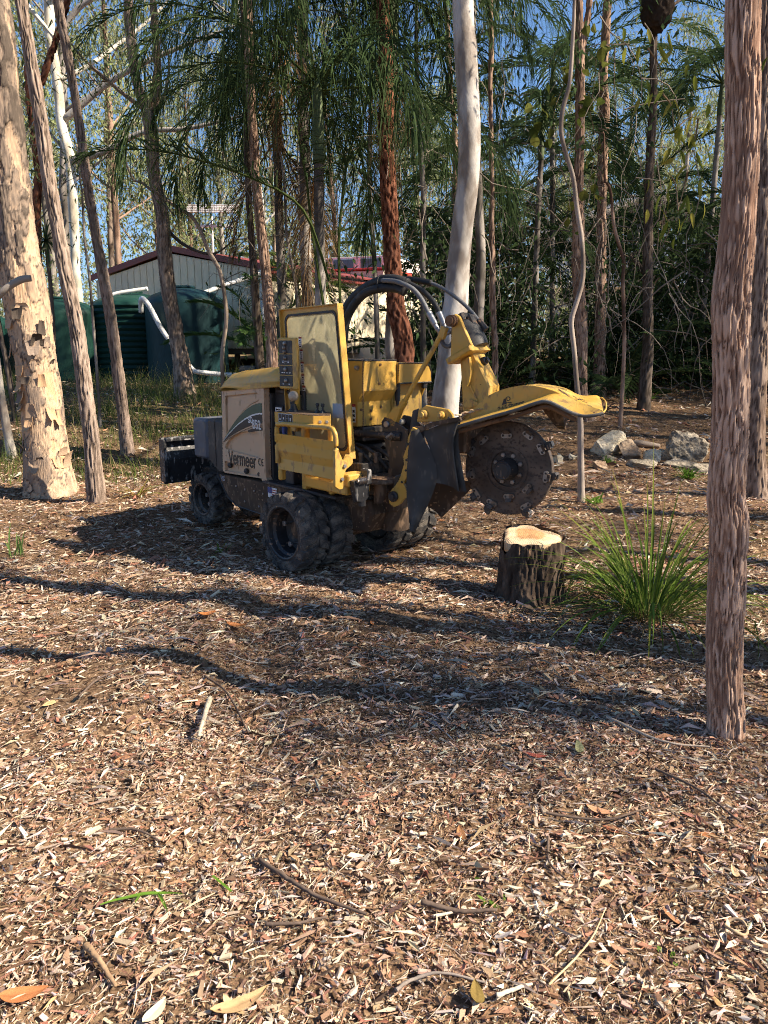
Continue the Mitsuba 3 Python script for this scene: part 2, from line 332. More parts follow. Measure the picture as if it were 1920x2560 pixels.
dens = sst(.28, .56, patch) * sst(8.4, 9.6, y - .30 * np.clip(-x - 4.6, 0, 3)) * (1 - sst(-2.2, -.9, x) * .6) * (1 - .9 * ((x > -4.2) & (x < -3.2) & (y < 8.8)))
keep = rng.rand(len(x)) < dens; x, y = x[keep], y[keep]; n = len(x)
mixr = rng.rand(n, 1); cols = np.where(mixr < .52, G1, np.where(mixr < .76, G3, G2)) * (.7 + .6 * rng.rand(n, 1))
gr.append(grass(rng, x, y, np.clip((.15 + .10 * sst(10.5, 13, y)) * np.exp(.5 * rng.randn(n)), .05, .6), .003 + .004 * rng.rand(n), .2 + .9 * rng.rand(n), cols))
gm, gc = joined(gr)
k = numbered('grass'); scene[k] = mikit.ply(gm, 'leaf', color=gc); labels[k] = {'label': 'sparse green and straw coloured grass on the bank below the tanks', 'category': 'grass', 'kind': 'stuff'}
# ---------------------------------------------------------------- trunks and bark
def bark_bump(fx, fz):
    return P3(lambda p, n, uv: fbm((p.x + p.y * .31) * fx, (p.y - p.x * .27) * fx, p.z * fz, octaves=3), 2e-3)
scene['bark'] = {'type': 'twosided', 'bsdf': {'type': 'diffuse', 'reflectance': VC}}
scene['near_bark'] = {'type': 'twosided', 'bsdf': {'type': 'bumpmap', 'arbitrary': bark_bump(110, 9), 'scale': .008, 'bsdf': {'type': 'diffuse', 'reflectance': VC}}}
scene['smooth_bark'] = {'type': 'twosided', 'bsdf': {'type': 'bumpmap', 'arbitrary': bark_bump(30, 20), 'scale': .003, 'bsdf': {'type': 'principled', 'base_color': VC, 'roughness': .6, 'specular': .3}}}
TRUNKS = {
    'paperbark_tree': (8.32, [(-3.65,-0.06,0.256),(-3.66,0.21,0.224),(-3.68,0.77,0.204),(-3.68,1.13,0.198),(-3.73,2.09,0.214),(-3.79,3.0,0.196),(-3.79,3.77,0.176),(-3.79,4.8,0.156)]),
    'B': (7.80, [(-2.96,-0.06,0.088),(-2.99,1.15,0.075),(-3.09,2.3,0.067),(-3.15,2.95,0.064),(-3.21,3.7,0.063),(-3.29,4.7,0.057)]),
    'C': (10.08, [(-3.37,0.12,0.079),(-3.41,1.03,0.075),(-3.5,2.2,0.068),(-3.62,3.32,0.059),(-3.68,4.27,0.053),(-3.75,5.0,0.05),(-3.81,5.54,0.052)]),
    'D': (13.68, [(-3.51,0.58,0.169),(-3.6,1.63,0.132),(-3.71,2.8,0.123),(-3.76,3.93,0.107),(-3.83,4.71,0.102),(-3.86,5.32,0.111)]),
    'Dl': (13.68, [(-3.86,5.28,0.085),(-4.01,5.72,0.078),(-4.05,6.22,0.077),(-4.07,6.94,0.076)]),
    'Dr': (13.68, [(-3.86,5.28,0.078),(-3.73,5.41,0.072),(-3.67,5.72,0.065),(-3.66,6.46,0.061),(-3.67,6.94,0.057)]),
    'E': (11.50, [(-1.62,0.39,0.1),(-1.66,2.07,0.081),(-1.7,2.76,0.077),(-1.75,3.33,0.068),(-1.79,3.88,0.067),(-1.82,4.97,0.066),(-1.82,6.09,0.059)]),
    'F': (12.60, [(-1.97,0.53,0.077),(-2.04,2.62,0.063),(-2.07,3.37,0.056),(-2.08,4.34,0.052),(-2.08,5.45,0.045),(-2.07,6.52,0.041)]),
    'G': (10.50, [(-0.66,0.16,0.107),(-0.67,2.13,0.079),(-0.72,2.77,0.078),(-0.74,3.28,0.069),(-0.78,3.89,0.056),(-0.83,4.26,0.045)]),
    'H': (11.30, [(0.29,0.21,0.15),(0.25,1.66,0.132),(0.18,2.09,0.122),(0.16,2.51,0.116),(0.11,3.13,0.111),(0.07,3.74,0.105),(0.03,4.33,0.098),(0.02,4.9,0.091),(-0.02,6.01,0.081)]),
    'I': (8.60, [(0.65,-0.04,0.183),(0.68,0.92,0.151),(0.72,1.31,0.141),(0.75,1.88,0.137),(0.77,1.97,0.134),(0.79,2.45,0.122),(0.83,2.84,0.114),(0.88,3.23,0.113),(0.89,3.68,0.114),(0.86,4.11,0.114),(0.82,4.54,0.113),(0.79,4.96,0.104)]),
    'J': (12.00, [(1.43,0.25,0.092),(1.44,1.96,0.079),(1.45,2.84,0.074),(1.4,3.55,0.065),(1.33,4.5,0.058),(1.26,5.78,0.051)]),
    'K': (12.50, [(1.78,0.3,0.058),(1.75,1.54,0.051),(1.71,2.14,0.047),(1.66,3.52,0.043),(1.61,4.62,0.036),(1.54,6.48,0.035)]),
    'L': (12.68, [(3.35,0.32,0.118),(3.23,0.89,0.078),(3.18,1.67,0.093),(3.06,2.86,0.101),(3.01,3.77,0.081),(2.99,4.66,0.073),(2.94,5.52,0.072),(2.87,6.55,0.059)]),
    'Lr': (12.68, [(2.93,5.75,0.048),(2.98,6.13,0.047),(3.02,6.55,0.044)]),
    'M': (7.87, [(2.06,-0.05,0.038),(2.02,0.56,0.031),(2.0,0.84,0.029),(1.94,1.23,0.026),(1.9,1.56,0.024),(1.86,1.83,0.024),(1.9,1.99,0.024),(1.95,2.24,0.024),(1.92,2.59,0.023),(1.86,2.88,0.023),(1.81,3.16,0.021),(1.73,3.36,0.021),(1.67,3.57,0.021),(1.68,3.77,0.021),(1.73,3.97,0.019),(1.74,4.29,0.017),(1.74,4.68,0.016)]),
    'N': (14.91, [(4.11,0.57,0.131),(4.08,1.68,0.102),(4.03,2.8,0.097),(3.98,3.89,0.081),(3.93,5.2,0.093),(3.92,5.71,0.089),(3.87,6.21,0.078),(3.87,7.43,0.076)]),
    'O': (13.50, [(4.53,0.41,0.111),(4.52,1.68,0.092),(4.39,3.43,0.08),(4.35,4.62,0.072),(4.32,5.54,0.064),(4.27,6.32,0.057),(4.28,6.87,0.05)]),
    'P': (12.00, [(3.68,0.25,0.034),(3.65,1.67,0.027),(3.58,2.57,0.027),(3.59,2.79,0.027),(3.5,3.01,0.027),(3.39,3.33,0.024),(3.32,3.78,0.02)]),
    'Q': (2.94, [(1.42,-0.06,0.08),(1.42,0.08,0.072),(1.39,0.31,0.071),(1.37,0.62,0.071),(1.35,0.92,0.071),(1.33,1.02,0.068),(1.32,1.27,0.066),(1.3,1.54,0.065),(1.28,1.73,0.068),(1.28,2.0,0.063),(1.27,2.26,0.06),(1.25,2.51,0.058),(1.23,2.75,0.057)]),
    'R': (7.97, [(3.92,-0.05,0.148),(3.89,0.21,0.118),(3.82,0.89,0.107),(3.76,1.95,0.096),(3.7,2.68,0.092),(3.53,4.71,0.081)]),
    'S': (16.40, [(4.93,3.38,0.065),(5.47,2.87,0.073),(5.81,2.47,0.075),(6.14,2.28,0.075),(6.49,2.06,0.075),(6.91,1.69,0.075)]),
    'T': (19.00, [(-7.32,0.82,0.115),(-7.26,3.63,0.108),(-7.24,5.38,0.111),(-7.26,5.92,0.115),(-7.35,6.63,0.105),(-7.38,7.33,0.108),(-7.42,8.01,0.107),(-7.4,9.02,0.115)]),
    'U': (14.00, [(-6.11,0.59,0.085),(-6.04,2.47,0.077),(-6.0,3.25,0.073),(-5.97,3.85,0.072),(-5.87,4.52,0.068),(-5.9,5.31,0.064),(-5.89,6.08,0.05),(-5.89,7.07,0.039)]),
    'Ub': (14.00, [(-5.75,5.73,0.047),(-5.64,5.95,0.053),(-5.4,6.45,0.049),(-5.29,6.7,0.046),(-5.15,7.07,0.042)]),
    'V': (11.20, [(-4.12,0.35,0.023),(-4.11,1.38,0.02),(-4.11,1.93,0.02),(-4.11,2.48,0.017),(-4.14,3.01,0.017),(-4.12,3.63,0.014)]),
    'W': (10.02, [(-4.88,0.11,0.058),(-4.92,0.73,0.052),(-4.94,1.09,0.046),(-4.95,1.9,0.043),(-4.9,2.86,0.037)]),
    'W2': (11.61, [(-5.55,0.43,0.039),(-5.58,1.28,0.036),(-5.64,1.79,0.035),(-5.65,2.51,0.032)]),
    'X': (11.80, [(-2.45,0.46,0.033),(-2.44,1.11,0.03),(-2.43,1.45,0.03),(-2.34,2.02,0.03),(-2.4,2.61,0.029),(-2.5,2.82,0.029),(-2.59,2.99,0.029),(-2.66,3.2,0.026),(-2.79,3.41,0.026),(-2.98,3.52,0.026),(-3.24,3.71,0.023),(-3.39,3.79,0.02)]),
    'Y': (13.50, [(-0.08,0.46,0.052),(-0.15,2.7,0.04),(-0.2,3.5,0.04),(-0.24,4.28,0.039),(-0.22,5.14,0.036),(-0.19,6.31,0.032)]),
    'Z': (13.50, [(0.7,0.42,0.055),(0.65,2.69,0.047),(0.65,3.91,0.043),(0.59,4.74,0.039),(0.55,5.32,0.035),(0.51,6.31,0.032)]),
    'AA': (15.00, [(1.44,0.58,0.061),(1.29,4.96,0.051),(1.18,5.98,0.046),(1.11,7.21,0.042)]),
    'AB': (12.50, [(-1.38,0.5,0.029),(-1.36,2.19,0.025),(-1.44,2.86,0.025),(-1.5,3.24,0.025),(-1.5,3.72,0.021),(-1.54,4.32,0.018)]),
    'AC': (13.20, [(-1.28,0.53,0.03),(-1.29,2.3,0.027),(-1.3,2.8,0.026),(-1.32,3.2,0.023),(-1.36,3.75,0.019)]),
}
def bark_mesh(pts, rad, kind, seed, sides, step, tones, flare=.35, amp=1.0, fine=None, fine_fibre=False):
    """A trunk along pts: rings with ridged, plated or blotched bark in shape and in colour."""
    pts, rad = np.asarray(pts, float), np.asarray(rad, float)
    L = np.linalg.norm(np.diff(pts, axis=0), axis=1).sum(); n = max(6, int(L / step))
    c = spline(pts, max(n, 60)); r = np.interp(np.linspace(0, 1, len(c)), np.linspace(0, 1, len(rad)), rad)
    ha = np.concatenate([[0], np.cumsum(np.linalg.norm(np.diff(c, axis=0), axis=1))]); fin = ha[-1] if fine is None else ha[min(len(ha) - 1, np.searchsorted(c[:, 2], fine))]
    hs = np.concatenate([np.arange(0, fin, step), np.arange(fin, ha[-1], step * 7), ha[-1:]]); n = len(hs)
    c = np.stack([np.interp(hs, ha, c[:, i]) for i in range(3)], -1); r = np.interp(hs, ha, r)
    h = np.concatenate([[0], np.cumsum(np.linalg.norm(np.diff(c, axis=0), axis=1))])
    rr = np.random.RandomState(seed)
    c = np.stack([np.convolve(np.pad(c[:, i], 2, 'edge'), [.2] * 5, 'valid') if i < 2 else c[:, i] for i in range(3)], -1)
    c = c + (meshkit.noise(np.stack([h * 1.6, 0 * h + seed, 0 * h], -1), seed)[:, None] - .5) * r[:, None] * rr.randn(3)[None] * [.5, .5, 0]
    t, a, b = frames(c); th = np.arange(sides) * 2 * np.pi / sides
    cs, sn = np.cos(th)[None], np.sin(th)[None]; H = np.broadcast_to(h[:, None], (n, sides)); R = r[:, None]
    tw = th[None] + H * .25
    q = np.stack([np.cos(tw) * R, np.sin(tw) * R, H], -1)
    fq = 125 if fine_fibre else 62
    if kind == 'fibre':       # long stringy ridges with deeper furrows
        f1 = meshkit.fbm(q * [fq, fq, fq * .06], 3, seed); f2 = meshkit.fbm(q * [130, 130, 12], 2, seed + 9); f0 = meshkit.fbm(q * [9, 9, 1.4], 2, seed + 4)
        fur = sst(.80, .985, 1 - np.abs(2 * f1 - 1)) * sst(.30, .50, f0 * .6 + f2 * .4)
        d = amp * (-.013 * fur + .014 * (f1 - .5) + .006 * (f2 - .5) + .022 * (f0 - .5))
        k = np.clip(.80 - .78 * fur + 1.5 * (f2 - .5) + 1.2 * (f0 - .5) + .9 * (f1 - .5), 0, 1)
    elif kind == 'plate':     # chunky broken plates
        f1 = meshkit.fbm(q * [34, 34, 11], 3, seed); f2 = meshkit.fbm(q * [90, 90, 30], 2, seed + 9)
        d = amp * (.020 * sst(.40, .56, f1) + .007 * (f2 - .5) - .010); k = np.clip(sst(.36, .62, f1) * .75 + .5 * (f2 - .35), 0, 1)
    elif kind == 'paper':     # peeling sheets, each layer with a step and its own colour
        f1 = meshkit.fbm(q * [6.5, 6.5, 2.3], 3, seed); f2 = meshkit.fbm(q * [9, 9, 2.6], 3, seed + 7); f3 = meshkit.fbm(q * [60, 60, 14], 2, seed + 3)
        lay = (f1 > .50) * 1.0 + (f2 > .56) * 1.0 + (f2 > .47) * .6 + ((f1 > .44) & (f2 < .5)) * .4
        e_ = np.maximum.reduce([np.exp(-((f1 - .50) / .006) ** 2), np.exp(-((f2 - .56) / .006) ** 2), np.exp(-((f2 - .47) / .005) ** 2) * .7])
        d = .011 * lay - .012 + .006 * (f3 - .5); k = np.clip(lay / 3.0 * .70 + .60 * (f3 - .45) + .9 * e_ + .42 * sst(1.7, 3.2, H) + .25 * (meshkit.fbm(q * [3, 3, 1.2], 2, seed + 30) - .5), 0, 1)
    else:                     # smooth gum bark with broad blotches
        f1 = meshkit.fbm(q * [5, 5, 1.6], 4, seed); f2 = meshkit.fbm(q * [22, 22, 9], 3, seed + 7)
        d = amp * (.006 * (f1 - .5) + .0025 * (f2 - .5)); k = np.clip(sst(.40, .62, f1) * .75 + .6 * (f2 - .4), 0, 1)
    fl = 1 + flare * np.exp(-H / (r[0] * 1.9)) * (1 + .35 * np.cos(th * 4 + seed)[None])
    rad2 = R * fl + d
    V = c[:, None] + rad2[..., None] * (cs[..., None] * a[:, None] + sn[..., None] * b[:, None])
    tn = np.asarray(tones, float); x = k * (len(tn) - 1); i = np.minimum(x.astype(int), len(tn) - 2); w = (x - i)[..., None]
    C = tn[i] * (1 - w) + tn[i + 1] * w
    P = np.concatenate([V, V[:, :1]], 1); C = np.concatenate([C, C[:, :1]], 1)
    return grid_mesh(P), C.reshape(-1, 3), c, r, h
STRINGY = [(.085, .052, .038), (.20, .128, .092), (.32, .215, .155), (.42, .29, .215)]
STRINGY2 = [(.075, .055, .042), (.18, .135, .105), (.28, .21, .165), (.37, .285, .225)]
RUST = [(.035, .016, .011), (.11, .045, .028), (.19, .078, .046), (.27, .125, .08)]
GREYB = [(.09, .078, .066), (.19, .168, .145), (.28, .25, .218), (.38, .34, .30)]
PALE = [(.20, .165, .135), (.36, .325, .285), (.44, .41, .37), (.48, .455, .42)]
PAPER = [(.54, .345, .20), (.56, .40, .265), (.38, .27, .185), (.24, .185, .145), (.10, .08, .065)]
DARKB = [(.035, .028, .022), (.075, .058, .045), (.12, .094, .074), (.16, .128, .105)]

# ---------------------------------------------------------------- leaves and branches
def leaf_cloud(rng, centres, per, spread, L, W, cols, hang=.75):
    """Hanging narrow leaves about the centres: a bent strip of four triangles each."""
    n = len(centres) * per
    c = np.repeat(np.asarray(centres), per, 0) + rng.randn(n, 3) * spread
    d = np.stack([rng.randn(n) * .55, rng.randn(n) * .55, -hang + .45 * rng.randn(n)], -1); d /= np.linalg.norm(d, axis=1, keepdims=True)
    s = np.cross(d, rng.randn(n, 3)); s /= np.linalg.norm(s, axis=1, keepdims=True) + 1e-9; b = np.cross(d, s)
    l = (L * (.6 + .8 * rng.rand(n)))[:, None]; w = (W * (.6 + .8 * rng.rand(n)))[:, None]; k = (rng.randn(n) * .16)[:, None] * l
    V = np.stack([c, c + d * l * .38 + s * w + b * k * .6, c + d * l * .38 - s * w + b * k * .6, c + d * l + b * k * -.6 - np.array([0, 0, 1.]) * l * .05], 1)
    f = np.array([(0, 1, 2), (1, 3, 2)])
    cc = cols[rng.randint(len(cols), size=n)] * (.7 + .6 * rng.rand(n, 1))
    return V.reshape(-1, 3), (f[None] + 4 * np.arange(n)[:, None, None]).reshape(-1, 3), np.repeat(cc, 4, 0)
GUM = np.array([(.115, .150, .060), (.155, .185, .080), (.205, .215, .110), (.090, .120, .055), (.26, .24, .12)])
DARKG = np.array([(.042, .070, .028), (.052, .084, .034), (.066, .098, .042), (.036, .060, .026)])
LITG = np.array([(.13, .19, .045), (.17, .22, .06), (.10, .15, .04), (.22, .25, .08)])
def limb(rng, p0, d, L, r, n=9, droop=0.0, wob=.22):
    p = [np.asarray(p0, float)]; d = np.asarray(d, float) / np.linalg.norm(d)
    for i in range(n - 1):
        d = d + rng.randn(3) * wob / math.sqrt(n) + np.array([0, 0, .10 - droop * i / n]) ; d /= np.linalg.norm(d)
        p.append(p[-1] + d * L / (n - 1))
    return np.array(p), np.linspace(r, r * .28, n)
def crown(rng, root, top, r0, limbs, reach, clusters, per, L, W, cols, spread=.22, flat=.6):
    """Limbs from the upper part of a stem, twigs from the limbs, hanging leaves about the twigs' ends. Returns (limb meshes, twig mesh, leaves)."""
    root, top = np.asarray(root, float), np.asarray(top, float); LM, TW, CE = [], [], []
    for i in range(limbs):
        s = .15 + .85 * (i + .5) / limbs; az = i * 2.4 + rng.rand() * 1.2
        p0 = root + (top - root) * s; e = .35 + .7 * rng.rand() * (.5 + s)
        p, r = limb(rng, p0, (math.cos(az) * flat * 1.6, math.sin(az) * flat * 1.6, e), reach * (.7 + .6 * rng.rand()) * (1.15 - .4 * s), r0 * (1 - .45 * s) * .55)
        LM.append(tube(p, r, 5, 12))
        for j in range(max(2, clusters // limbs)):
            k = rng.randint(3, len(p)); q, rq = limb(rng, p[k], p[k] - p[k - 1] + rng.randn(3) * .8 * np.linalg.norm(p[k] - p[k - 1]), reach * (.18 + .25 * rng.rand()), max(.006, r[k] * .5), 5, .25, .35)
            TW.append(tube(q, rq, 3, caps=False)); CE += [q[-1], q[3], q[-1] + rng.randn(3) * .25 * spread]
    CE = np.array(CE)
    return LM, (cat(*TW) if TW else None), leaf_cloud(rng, CE, per, spread, L, W, cols)
def dress(t, rng, root, top, r0, limbs, reach, clusters, per, L, W, cols, tones, spread=.22, flat=.6):
    LM, TW, (v, f, c) = crown(rng, root, top, r0, limbs, reach, clusters, per, L, W, cols, spread, flat)
    for m in LM: put(t, 'branch', m, 'bark', True, color=np.tile(np.mean(tones[1:], 0), (len(m.vertices), 1)))
    put(t, 'twigs', TW, 'bark', color=np.tile(np.mean(tones[:3], 0), (len(TW.vertices), 1)), kind='stuff')
    put(t, 'crown', trimesh.Trimesh(v, f, process=False), 'leaf', color=c, kind='stuff')
def stem(key, seed, kind, tones, sides=26, step=.03, up=0.0, flare=.3, amp=1.0, lean=(0, 0), bend=0.0, ff=False):
    """Points of a trunk from the table, carried on upwards by up metres."""
    y, rows = TRUNKS[key]; rng = np.random.RandomState(seed)
    P = [(x, y + bend * math.sin(z), z) for x, z, r in rows]; R = [r for x, z, r in rows]
    if up:
        d = np.subtract(P[-1], P[-2]); d = d / np.linalg.norm(d) + np.array([lean[0], lean[1], .6]); d /= np.linalg.norm(d)
        for i in range(1, 4): P.append(tuple(np.add(P[-1], d * up / 3 + rng.randn(3) * [.06, .06, 0]))); R.append(R[-1] * .86)
    return bark_mesh(P, R, kind, seed, sides, step, tones, flare, amp, rows[-1][1] + .1 if up else None, ff)
def tree(name, label, key, seed, kind, tones, mat='bark', group=None, cat_='tree', more=(), crown_=None, cols=None, **kw):
    t = thing(name, label, cat_, group)
    m, C, c, r, h = stem(key, seed, kind, tones, **kw); put(t, 'trunk', m, mat, True, color=C)
    for k2, up2 in more:
        m2, C2, c2, r2, h2 = stem(k2, seed + 50, kind, tones, sides=20, up=up2, flare=.15); put(t, 'fork', m2, mat, True, color=C2)
    if crown_:
        rng = np.random.RandomState(seed + 1); i = int(len(c) * crown_.get('at', .72))
        dress(t, rng, c[i], c[-1], max(.03, r[i]), crown_.get('limbs', 5), crown_.get('reach', 2.2), crown_.get('clusters', 40), crown_.get('per', 26), crown_.get('L', .13), crown_.get('W', .012), GUM if cols is None else cols, tones, crown_.get('spread', .24))
    return t, c, r
CR = dict(at=.80, limbs=5, reach=2.4, clusters=40, per=24)

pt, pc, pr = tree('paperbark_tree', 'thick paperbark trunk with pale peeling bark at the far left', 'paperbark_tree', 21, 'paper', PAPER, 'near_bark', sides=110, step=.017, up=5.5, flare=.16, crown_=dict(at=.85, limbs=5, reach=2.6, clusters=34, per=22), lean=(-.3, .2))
# bark sheets that curl off the paperbark
frng = np.random.RandomState(3)
def flake(p, nrm, wdt, hgt, curl, up=1):
    s = np.cross([0, 0, 1.], nrm); s /= np.linalg.norm(s); n_, m_ = 7, 6
    P = np.zeros((n_, m_, 3))
    for i in range(n_):
        for j in range(m_):
            a = i / (n_ - 1); b = j / (m_ - 1) - .5
            jag = .18 * hgt * (meshkit.noise(np.array([b * 7 + p[2] * 9, a, 1.3])) - .5)
            P[i, j] = p + s * b * wdt * (1 - .35 * a) + np.array([0, 0, up]) * (hgt * (a * (1 - .35 * curl * a) + jag * a / hgt)) + nrm * (.004 + curl * hgt * .75 * a**2 + .02 * abs(b))
    return grid_mesh(P, .003)
for i in range(34):
    k = int(frng.uniform(.01, .36) * len(pc)) if i > 3 else int((.015, .07, .16, .25)[i] * len(pc))
    a = math.radians(frng.uniform(-165, 5)); nrm = np.array([math.cos(a), math.sin(a), 0])
    m = flake(pc[k] + nrm * pr[k] * 1.01, nrm, frng.uniform(.05, .16), frng.uniform(.05, .20), frng.uniform(.15, .8), 1 if frng.rand() < .45 else -1)
    put(pt, 'bark_flake', m, 'bark', color=np.tile(np.array(PAPER[frng.randint(5)]) * frng.uniform(.75, 1.1), (len(m.vertices), 1)))
m = tube([(-3.93, 7.93, 1.83), (-3.86, 7.92, 2.02), (-3.74, 7.90, 2.13), (-3.60, 7.93, 2.22), (-3.50, 7.96, 2.24)], [.022, .030, .034, .036, .030], 12, 30)
put(pt, 'limb_stub', m, 'bark', True, color=np.tile((.30, .26, .22), (len(m.vertices), 1)), label='grey crooked limb stub pressed against the trunk')

tree('slender_tree', 'slender straight brown trunk just right of the paperbark', 'B', 22, 'fibre', STRINGY2, sides=56, step=.02, up=5, crown_=CR)
tree('slender_tree', 'thin dark leaning trunk between the slender trunk and the forked trunk', 'C', 23, 'fibre', [(.07, .052, .042), (.15, .115, .09), (.22, .165, .13), (.29, .22, .18)], sides=40, step=.025, up=4, crown_=CR)
tree('forked_tree', 'grey brown trunk that forks in two high above the tanks', 'D', 24, 'fibre', STRINGY2, sides=44, step=.03, more=(('Dl', 3.5), ('Dr', 3.5)), crown_=dict(at=.97, limbs=3, reach=1.6, clusters=15, per=20))
tree('slender_tree', 'brown fibrous trunk rising behind the engine hood', 'E', 25, 'fibre', STRINGY, sides=40, step=.03, up=4, crown_=CR)
tree('slender_tree', 'dark thin trunk close behind the brown trunk at the shed corner', 'F', 26, 'fibre', DARKB, sides=24, step=.05, up=3, crown_=CR)
tree('red_bark_tree', 'rust red rough barked trunk behind the hydraulic hoses', 'H', 27, 'plate', RUST, sides=64, step=.022, up=5, crown_=CR)
wt, wc, wr_ = tree('white_gum_tree', 'smooth pale grey gum trunk directly behind the boom arm', 'I', 28, 'smooth', PALE, 'smooth_bark', sides=64, step=.03, up=6, flare=.22, crown_=dict(at=.82, limbs=6, reach=3, clusters=44, per=22))
tree('slender_tree', 'greyish trunk right behind the white gum', 'J', 29, 'smooth', GREYB, sides=28, step=.05, up=4, crown_=CR)
tree('slender_tree', 'very thin brown trunk between the motor and the dark palms', 'K', 30, 'fibre', STRINGY, sides=20, step=.05, up=3, crown_=CR)
tree('forked_tree', 'brown trunk with a twisted grey sapling winding beside it', 'L', 31, 'fibre', STRINGY, sides=40, step=.03, up=3, more=(('Lr', 3),), crown_=CR)
tree('sapling', 'thin crooked grey sapling in front of the disc guard tip', 'M', 32, 'smooth', [(.15, .12, .10), (.26, .21, .17), (.34, .28, .23), (.40, .33, .28)], sides=18, step=.03, up=2.5, amp=.6, crown_=dict(at=.75, limbs=4, reach=1.0, clusters=14, per=10))
tree('slender_tree', 'straight brown trunk right of the trunk with the twisted sapling', 'N', 33, 'fibre', STRINGY, sides=40, step=.03, up=3, crown_=CR)
tree('slender_tree', 'dark trunk that carries the black termite nest', 'O', 34, 'fibre', DARKB, sides=28, step=.05, up=2, crown_=CR)
tree('sapling', 'wavy thin sapling in front of the dark palms', 'P', 35, 'smooth', STRINGY, sides=12, step=.05, up=.8, amp=.5)
tree('stringybark_tree', 'near reddish brown stringybark trunk beside the grass tuft', 'Q', 36, 'fibre', [(.15, .088, .062), (.26, .158, .112), (.38, .25, .18), (.52, .37, .28)], 'near_bark', sides=120, step=.011, up=5, flare=.10, amp=.62, ff=True, crown_=dict(at=.80, limbs=5, reach=1.7, clusters=24, per=20), lean=(-.02, -.06))
tree('stringybark_tree', 'thick dark brown trunk partly hidden behind the near stringybark', 'R', 37, 'fibre', [(.06, .042, .033), (.15, .105, .08), (.24, .175, .135), (.32, .24, .19)], sides=60, step=.03, up=6, crown_=CR)
tree('fallen_log', 'dark dead log leaning through the palms at the right', 'S', 38, 'fibre', DARKB, sides=24, step=.05, flare=0, cat_='log')
tree('white_gum_tree', 'tall cream gum trunk far behind the two leaning trunks', 'T', 39, 'smooth', [(.40, .34, .25), (.58, .53, .42), (.66, .62, .52), (.70, .66, .57)], 'smooth_bark', sides=28, step=.06, up=5, crown_=dict(at=.55, limbs=9, reach=4.2, clusters=80, per=26, L=.16, W=.016))
tree('red_bark_tree', 'dark rusty trunk with a side branch behind the slender trunk', 'U', 40, 'plate', RUST, sides=28, step=.05, up=3, more=(('Ub', 2.5),), crown_=CR)
tree('sapling', 'spindly bare sapling in front of the round water tank', 'V', 41, 'smooth', GREYB, sides=10, step=.06, up=.6, amp=.4)
tree('sapling', 'pale speckled sapling trunk left of the paperbark foot', 'W', 42, 'smooth', [(.22, .18, .15), (.42, .37, .31), (.5, .45, .38), (.55, .5, .43)], sides=22, step=.05, up=3, crown_=dict(CR, clusters=16, reach=1.4))
tree('sapling', 'dark sapling behind the pale speckled one', 'W2', 43, 'fibre', DARKB, sides=14, step=.06, up=2, crown_=dict(CR, clusters=16, reach=1.4))
tree('sapling', 'thin twisted small tree beside the big water tank', 'X', 44, 'smooth', [(.14, .11, .085), (.24, .19, .145), (.30, .24, .19), (.36, .29, .23)], sides=14, step=.04, up=.6, amp=.5, crown_=dict(at=.55, limbs=4, reach=.8, clusters=12, per=6, L=.10, W=.018), cols=LITG)
tree('slender_tree', 'thin pale trunk left of the rust red trunk', 'Y', 45, 'smooth', GREYB, sides=16, step=.06, up=3, crown_=CR)
tree('slender_tree', 'thin grey trunk between the rust red trunk and the white gum', 'Z', 46, 'smooth', GREYB, sides=16, step=.06, up=3, crown_=CR)
tree('slender_tree', 'thin brown trunk touching the left edge of the white gum', 'AA', 47, 'fibre', STRINGY, sides=16, step=.06, up=3, crown_=CR)
tree('sapling', 'thin crooked grey stem above the operator shield', 'AB', 48, 'smooth', GREYB, sides=10, step=.06, up=1.0, amp=.4)
tree('sapling', 'second thin crooked stem above the operator shield', 'AC', 49, 'smooth', GREYB, sides=10, step=.06, up=1.0, amp=.4)

# bare horizontal limbs of the cream gum, lit against the leaves
T_ = 'white_gum_tree_001'
def extra_limb(t, pts, r, tones=PALE):
    m = tube(pts, r, 9, 40); put(t, 'branch', m, 'smooth_bark', True, color=np.tile(tones[1], (len(m.vertices), 1)) * (.8 + .4 * meshkit.noise(np.asarray(m.vertices) * 6))[:, None])
extra_limb(T_, [(-7.27, 19, 5.7), (-6.4, 18.8, 5.85), (-5.4, 18.7, 6.25), (-4.4, 18.6, 6.3), (-3.3, 18.5, 6.5), (-2.2, 18.4, 6.75)], [.09, .075, .06, .05, .03, .012])
extra_limb(T_, [(-7.25, 19, 6.6), (-6.2, 18.9, 7.3), (-5.2, 18.7, 7.7), (-4.0, 18.6, 8.1), (-2.8, 18.6, 8.5)], [.08, .07, .055, .04, .014])
extra_limb(T_, [(-7.4, 19, 8.1), (-6.6, 18.9, 8.9), (-5.4, 18.8, 9.2), (-4.2, 18.7, 9.1), (-3.3, 18.7, 8.6)], [.075, .06, .05, .04, .014])
extra_limb('forked_tree', [(-3.80, 13.89, 3.6), (-3.4, 13.8, 3.25), (-2.9, 13.7, 3.1), (-2.5, 13.7, 3.35)], [.035, .028, .02, .008], DARKB)

# termite nest
nt = thing('termite_nest', 'round black termite nest high on the dark trunk', 'termite nest')
nm = trimesh.creation.icosphere(4, 1.0); v = np.array(nm.vertices); v *= (.80 + .4 * meshkit.fbm(v * 3.2 + 5, 4, 2))[:, None]; v[:, 2] -= .25 * np.maximum(0, -v[:, 2]) * 0
v = v * [.25, .24, .36] + [4.25, 13.36, 6.72]
put(nt, None, trimesh.Trimesh(v, nm.faces, process=False), 'bark', True, color=np.array((.045, .035, .028))[None] * (.5 + meshkit.fbm(v * 30, 3, 5))[:, None])
